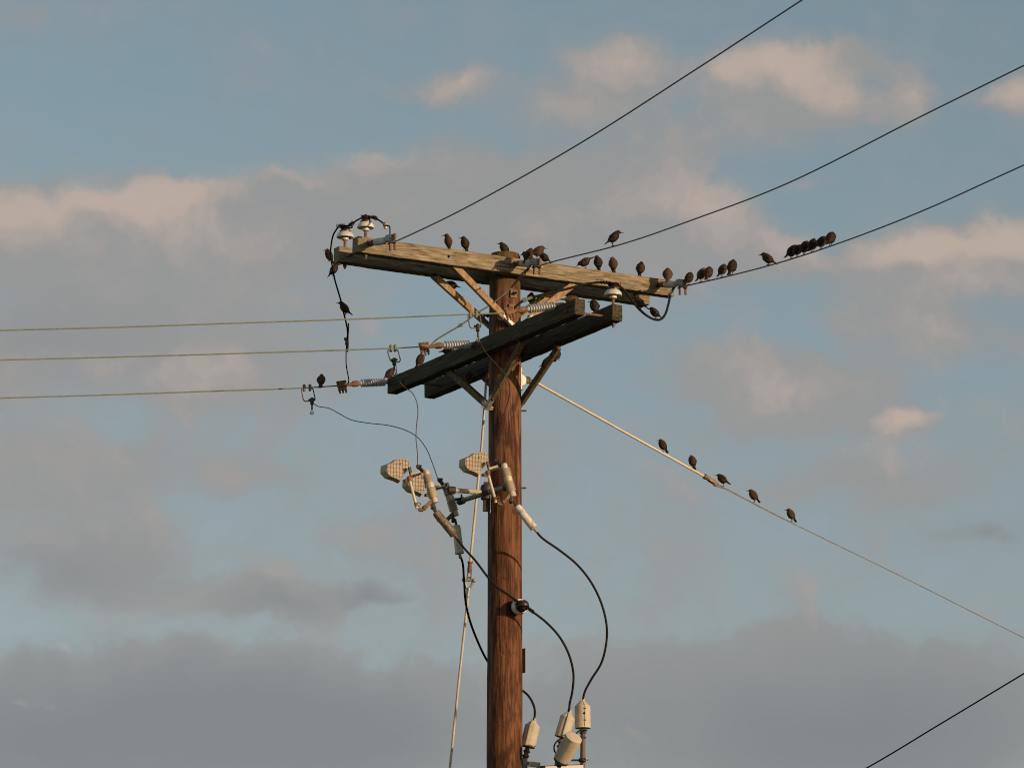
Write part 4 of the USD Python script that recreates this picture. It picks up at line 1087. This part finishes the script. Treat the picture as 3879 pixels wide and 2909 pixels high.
def starling(feet, yaw, pitch, label, head=(0, 0), leg=0.026, puff=1.0, k=1.0, tail=0, neck=0.0, wing=0.0, stance=0.013, slope=0.0, group=None, bk_len=1.0):
    """feet: the point between its feet. yaw: 0 = facing right in the picture, 90 = away from the camera, 180 = left, 270 = towards the camera.
    pitch: slope of the back; head: (turn, lift) of the head in degrees; tail: droop of the tail; slope: rise of the perch across the feet."""
    k *= 0.80
    puff *= 1.16
    leg = leg * 1.1 + 0.003
    p = math.radians(pitch)
    a, t, s = V3(math.cos(p), 0, math.sin(p)), V3(-math.sin(p), 0, math.cos(p)), V3(0, 1, 0)
    B = V3(0.004, 0, leg + 0.027 * puff + 0.006 * math.sin(p))
    a = a * 0.84
    hy, hl = math.radians(head[0]), math.radians(head[1])
    hd = V3(math.cos(hy) * math.cos(hl), math.sin(hy) * math.cos(hl), math.sin(hl))
    rump, belly, breast = B - 0.042 * a + 0.002 * t, B - 0.006 * a - 0.002 * t, B + 0.023 * a - 0.001 * t
    nk = B + (0.046 + neck * 0.5) * a + 0.006 * t
    hc = B + (0.050 + neck) * a + 0.008 * t + 0.006 * hd + V3(0, 0, 0.003)
    body = mhull((rump, 0.0165), (belly, 0.0305 * puff), (breast, 0.0285 * puff))
    body += mhull((breast + 0.004 * t, 0.024 * puff), (nk, 0.0185), (hc, 0.0165))
    body += mhull((hc, 0.0165), (hc + hd * 0.010 - V3(0, 0, 0.001), 0.0115), (hc + hd * 0.018 - V3(0, 0, 0.002), 0.0065))
    q = p + math.radians(tail)
    ta, tt = V3(math.cos(q), 0, math.sin(q)), V3(-math.sin(q), 0, math.cos(q))
    tip = rump - 0.050 * ta
    body += Manifold.hull_points(np.array([rump + 0.010 * tt, rump - 0.010 * tt, rump + 0.012 * s, rump - 0.012 * s] + [tip + x * s + z * tt for x in (-0.016, 0.016) for z in (-0.0018, 0.0018)] + [tip + 0.006 * ta * -1 + x * s for x in (-0.013, 0.013)]))
    for sg in (-1, 1):
        body += mhull((B + 0.026 * a + sg * 0.020 * puff * s + 0.006 * t, 0.0125), (B - 0.004 * a + sg * 0.0245 * puff * s + 0.004 * t, 0.0125), (B - 0.040 * a + sg * (0.016 + wing) * s + 0.006 * t, 0.008), (B - 0.066 * a + sg * (0.008 + wing) * s + (0.004 - wing * 0.6) * t, 0.0028))
    m = tm(body.refine_to_length(0.008))
    m = trimesh.Trimesh(m.vertices, m.faces, process=True)
    trimesh.smoothing.filter_taubin(m, 0.5, 0.52, 6)
    v = np.array(m.vertices)
    v += 0.0028 * (np.stack([meshkit.noise(v * 140, hash_(label) + j) for j in range(3)], -1) - 0.5)
    m = trimesh.Trimesh(v, m.faces, process=False)
    legs = Manifold()
    for sg in (-1, 1):
        hip = belly - 0.018 * a * 0.4 + sg * 0.011 * s - V3(0, 0, 0.012 * puff)
        knee = V3(-0.006, sg * stance, max(leg * 0.75, 0.012))
        foot = V3(0.002, sg * stance, sg * stance * slope)
        legs += mhull((hip, 0.0085), (knee, 0.0032)) + mhull((knee, 0.0026), (foot + V3(0, 0, 0.002), 0.0022))
        for ang, ln in ((-0.45, 0.013), (0.0, 0.015), (0.45, 0.013), (math.pi, 0.010)):
            legs += mhull((foot + V3(0, 0, 0.002), 0.0021), (foot + V3(math.cos(ang) * ln, math.sin(ang) * ln, -0.001), 0.0014))
    try:
        whole = tm(man(m) + legs)
        if len(whole.faces) < len(m.faces) * 0.5:
            raise ValueError
    except Exception:
        whole = cat(m, legs)
    bk = mhull((hc + hd * 0.021 - V3(0, 0, 0.002), 0.0050), (hc + hd * 0.0455 - V3(0, 0, 0.004), 0.0010))
    y = math.radians(yaw)
    R = np.array([[math.cos(y), -math.sin(y), 0], [math.sin(y), math.cos(y), 0], [0, 0, 1]])

    def put(mesh):
        x = tm(mesh)
        return trimesh.Trimesh(np.array(x.vertices) * k @ R.T + np.asarray(feet), x.faces, process=False)

    b = thing('starling', label, 'bird', feet, group)
    bo = put(whole)
    part('body', bo, M['bird_plumage'], b, smooth=50)
    part('beak', put(bk), M['beak_horn'], b)
    for sg in (-1, 1):
        e = np.cross(hd, V3(0, 0, 1)); e = e / np.linalg.norm(e)
        part('eye', put(tm(ball(hc + hd * 0.011 + sg * e * 0.0125 + V3(0, 0, 0.003), 0.0022, 1))), M['brown_porcelain'], b)
    return b


def hash_(t):
    return sum(ord(c) * (i + 1) for i, c in enumerate(t)) % 997


def on_wire(key, px, py, up=0.006):
    return nearest(paths[key], px, py) + Z * up


def on_top_front(px, d=0.010):
    """On the front upper arm, at the photograph's column px, d behind its near edge."""
    q = on_plane(px, 893 + (px - 1356) * 0.1425, pf1, N1)
    q = q - N1 * d
    q[2] = ZU
    return q + (U1 * ((px - pix(q)[0]) / 560 / U1[0]))


def on_lower(px, off, d, py=None):
    """On top of a lower arm (off = +1 near, -1 far), at the column px, d behind its near face."""
    c = N2 * (off * OFF + AW / 2 - d)
    t = (px - pix(c + Z * ZL)[0]) / 560 / U2[0]
    q = c + U2 * t
    q[2] = ZL
    t2 = (px - pix(q)[0]) / 560 / U2[0]
    return q + U2 * t2


def on_strut(px, p0, a, b, nn, up=0.016):
    """On a brace given by its two ends in the photograph."""
    A, B = on_plane(*a, p0, nn), on_plane(*b, p0, nn)
    f = (px - pix(A)[0]) / (pix(B)[0] - pix(A)[0])
    return A + (B - A) * f + Z * up


UP_BEAM = math.degrees(ANG1)
# along the sunlit front arm
starling(on_top_front(1698), 250, 62, 'slim upright bird, leftmost of those standing on the front crossarm', head=(-70, 4), leg=0.026, puff=0.84, neck=0.006)
starling(on_top_front(1762), 245, 58, 'bird second from the left on the front crossarm', head=(-60, 2), leg=0.026, puff=0.98)
starling(V3(0.0, 0.02, 10.222), 225, 40, 'bird squatting on the very top of the pole', head=(-30, 4), leg=0.008, puff=1.0)
starling(clampp['w2'] * 0.55 + att['w2'] * 0.45 + Z * 0.018, 25, 58, 'upright speckled bird above the middle strain insulator, left of the pair', head=(-8, 0), leg=0.010, puff=1.0, k=1.05)
starling(on_top_front(2003, 0.05), 160, 35, 'dark bird crouching behind the upright speckled one at the middle insulator', head=(0, -20), leg=0.010)
starling(clampp['w2'] + Z * 0.034, 20, 34, 'speckled bird leaning forward on the middle strain clamp', head=(-5, -6), leg=0.022, puff=1.05, k=1.05)
starling(on_top_front(2064, 0.03), 160, 40, 'small dark bird on the crossarm tucked behind the middle strain clamp', head=(0, 0), leg=0.018, k=0.95)
starling(on_top_front(2176, 0.22) - Z * 0.03 - N1 * 0.05, 180, 20, 'bird of which only the head shows behind the front crossarm', head=(0, 0), leg=0.0)
starling(on_top_front(2218), 185, -32, 'bird bending down to the left with its tail cocked up', head=(0, -35), leg=0.026, puff=0.98, tail=8)
starling(on_top_front(2266), 255, 58, 'upright bird just right of the one bending down', head=(-55, 0), leg=0.024, puff=1.0)
starling(on_top_front(2323), 262, 60, 'bird with long spread legs on the front crossarm', head=(-40, 0), leg=0.028, puff=1.05, stance=0.018)
starling(on_top_front(2426), 285, 56, 'round bird standing alone on the right third of the front crossarm', head=(10, -10), leg=0.024, puff=1.06, stance=0.004)
starling(clampp['w3'] * 0.35 + att['w3'] * 0.65 + Z * 0.022, 88, 62, 'stout bird seen from behind on the right strain insulator', head=(0, 10), leg=0.012, puff=1.08, k=1.08)
# on the right overhead wires
starling(on_wire('w2', 2322, 937), 12, 42, 'lone pale speckled bird in profile on the middle right wire', head=(-6, 0), leg=0.026, puff=0.95, k=1.08, neck=0.008, stance=0.006)
W3 = [(2608, 1080, 40, 56, 0.97, 'small round bird nearest the right crossarm end, by the strain clamp', (10, -12), 0.012),
      (2656, 1073, 30, 52, 1.02, 'slender bird leaning against its right neighbour, left of a wire pair', (-10, 6), 0.016),
      (2684, 1068, 60, 56, 1.02, 'plump bird, right one of the first pair on the wire', (10, -8), 0.016),
      (2735, 1056, 35, 54, 0.95, 'smaller bird, left one of the second pair on the wire', (0, 8), 0.016),
      (2773, 1049, 50, 60, 1.10, 'large stretched bird, right one of the second pair on the wire', (10, 14), 0.014)]
for px, py, yw, pt, kk, lb, hd, lg in W3:
    starling(on_wire('w3', px, py), yw, pt, lb, head=hd, leg=lg + 0.004, puff=1.1, k=kk, stance=0.008)
starling(on_wire('w3', 2914, 1013), 172, 36, 'dark bird facing left, alone between the pairs and the row of six', head=(0, -2), leg=0.012, puff=1.0, k=1.05, stance=0.007)
for i, (px, py, yw, pt, kk, hd) in enumerate(((3000, 988, 32, 44, 1.12, (-8, -16)), (3021, 981, 48, 40, 1.0, (14, -10)), (3047, 973, 30, 50, 1.04, (-12, -18)), (3079, 964, 58, 48, 1.08, (20, -4)), (3113, 953, 36, 42, 1.02, (-4, -10)), (3148, 939, 62, 46, 1.08, (-20, -2)))):
    starling(on_wire('w3', px, py), yw, pt, ('lowest bird of the huddled row of six, tail hanging out', 'second lowest bird of the huddled row of six', 'third bird from below in the huddled row of six', 'third bird from above in the huddled row of six', 'second bird from above in the huddled row of six', 'topmost bird of the huddled row of six, a little apart')[i], head=hd, leg=0.014, puff=1.02 + 0.05 * (i % 3), k=kk, stance=0.007)
# on the jumper at the far left
starling(on_wire('j1', 1256, 985, 0) + V3(-0.010, 0.02, 0.0), 195, 62, 'bird peeping out left of the rear crossarm tip', head=(10, 0), leg=0.008, k=0.95)
starling(on_wire('j1', 1262, 1045, 0) + V3(-0.006, 0, 0.0), 10, 56, 'speckled bird facing right on the hanging jumper wire', head=(-8, 4), leg=0.016, puff=0.9, k=1.0, stance=0.006, wing=0.006)
starling(on_wire('j1', 1303, 1192, 0) + V3(0.008, 0, 0), 175, 50, 'dark bird facing left, lower on the hanging jumper wire', head=(0, 4), leg=0.014, puff=0.92, k=1.05, neck=0.006, tail=-10, stance=0.006)
# between the arms
starling(on_strut(1714, -e1, (1640, 1042), (1868, 1248), -N1, 0.010), 150, 22, 'black bird on the rear brace left of the pole', head=(10, -14), leg=0.016, puff=1.0)
starling(on_strut(2012, -e1, (2100, 1104), (1878, 1250), -N1, 0.010), 95, 62, 'upright bird below the crossarm just right of the pole', head=(-40, 0), leg=0.018, puff=0.95)
starling(on_strut(2046, -e1, (2100, 1104), (1878, 1250), -N1, -0.02), 60, 22, 'bird whose dark back shows above the pale ribbed insulator', head=(0, -20), leg=0.010, k=0.9)
starling(on_lower(2160, 1, 0.05), 25, 6, 'brown bird lying flat on the near lower crossarm right end', head=(0, -14), leg=0.001, puff=0.95, k=1.08)
starling(on_lower(2254, -1, 0.03), 110, 54, 'bird on the far lower crossarm beside the right bell insulator', head=(70, 0), leg=0.016, puff=1.08, k=1.05)
starling(on_wire('j3', 2428, 1174, 0.008), 160, 44, 'dark bird on the black cable loop against the rear crossarm end', head=(0, 10), leg=0.014, puff=1.0, k=1.05, tail=-10, stance=0.006)
starling(on_wire('j3', 2484, 1208, 0.008), 168, 42, 'bird on the bottom of the black cable loop', head=(10, 0), leg=0.014, puff=0.98, k=0.95, stance=0.006)
# on the lower arms, left of the pole
starling(on_wire('w6', 1216, 1464), 80, 62, 'reddish brown bird on the lowest left wire', head=(0, 8), leg=0.012, puff=0.98, k=1.0)
starling(on_lower(1472, 1, 0.03), 25, 46, 'bird at the left tip of the near lower crossarm', head=(-6, -6), leg=0.018, puff=0.98, k=1.0)
starling(on_lower(1589, 1, 0.03), 42, 60, 'bird on the near lower crossarm with its head at the rusty clamp', head=(0, 4), leg=0.018, puff=1.0, k=1.05)
starling(on_lower(1694, 1, 0.03), 30, 16, 'bird half hidden behind the ribbed insulator left of the pole', head=(0, -25), leg=0.004, puff=0.98)
starling(on_lower(1808, -1, 0.04), 60, 14, 'orange lit bird in the gap between the lower crossarms', head=(0, -10), leg=0.012, puff=0.95)
starling(on_lower(1740, -1, 0.05), 20, 24, 'black bird whose legs show in the gap between the lower crossarms', head=(0, 0), leg=0.018)
starling(on_strut(1752, e2, (1688, 1392), (1860, 1548), N2, 0.008) - N2 * 0.05, 80, 60, 'black bird silhouetted against the far lower crossarm', head=(0, 0), leg=0.010, puff=1.0, k=0.95)
starling(on_lower(1690, -1, 0.05), 350, 20, 'dark bird in the gap, its tail towards the left brace', head=(0, -10), leg=0.014)
starling(on_lower(1640, -1, 0.05), 120, 40, 'bird at the left tip of the far lower crossarm, under the near one', head=(0, 0), leg=0.010)
starling(on_strut(2068, -e2, (2118, 1314), (1968, 1562), -N2, 0.012), 35, 45, 'orange lit bird on the right brace under the far lower crossarm', head=(10, -10), leg=0.012, puff=0.9, k=0.95, tail=-10, wing=0.005)
starling(on_strut(2086, -e2, (2118, 1314), (1968, 1562), -N2, 0.012) - N2 * 0.05, 60, 55, 'dark bird squeezed between brace and crossarm right of the pole', head=(0, 0), leg=0.008, puff=0.9, k=0.9)
# on the right guy
for px, py, key, yw, pt, hd, kk, lb in ((2514, 1716, 'g1', 222, 48, (-10, -2), 1.0, 'topmost of the five birds on the guy'), (2626, 1778, 'g1', 240, 58, (-10, -14), 1.0, 'second bird down on the guy, above the joint'), (2741, 1842, 'g2', 190, 34, (10, 4), 1.0, 'middle bird on the guy, at the joint'), (2858, 1906, 'g2', 205, 46, (-12, 4), 1.02, 'fourth bird down on the guy'), (2998, 1979, 'g2', 214, 50, (-22, 2), 1.0, 'lowest bird on the guy')):
    starling(on_wire(key, px, py, 0.008), yw, pt, lb, head=hd, leg=0.024, puff=1.05, k=kk * 0.92, stance=0.008)
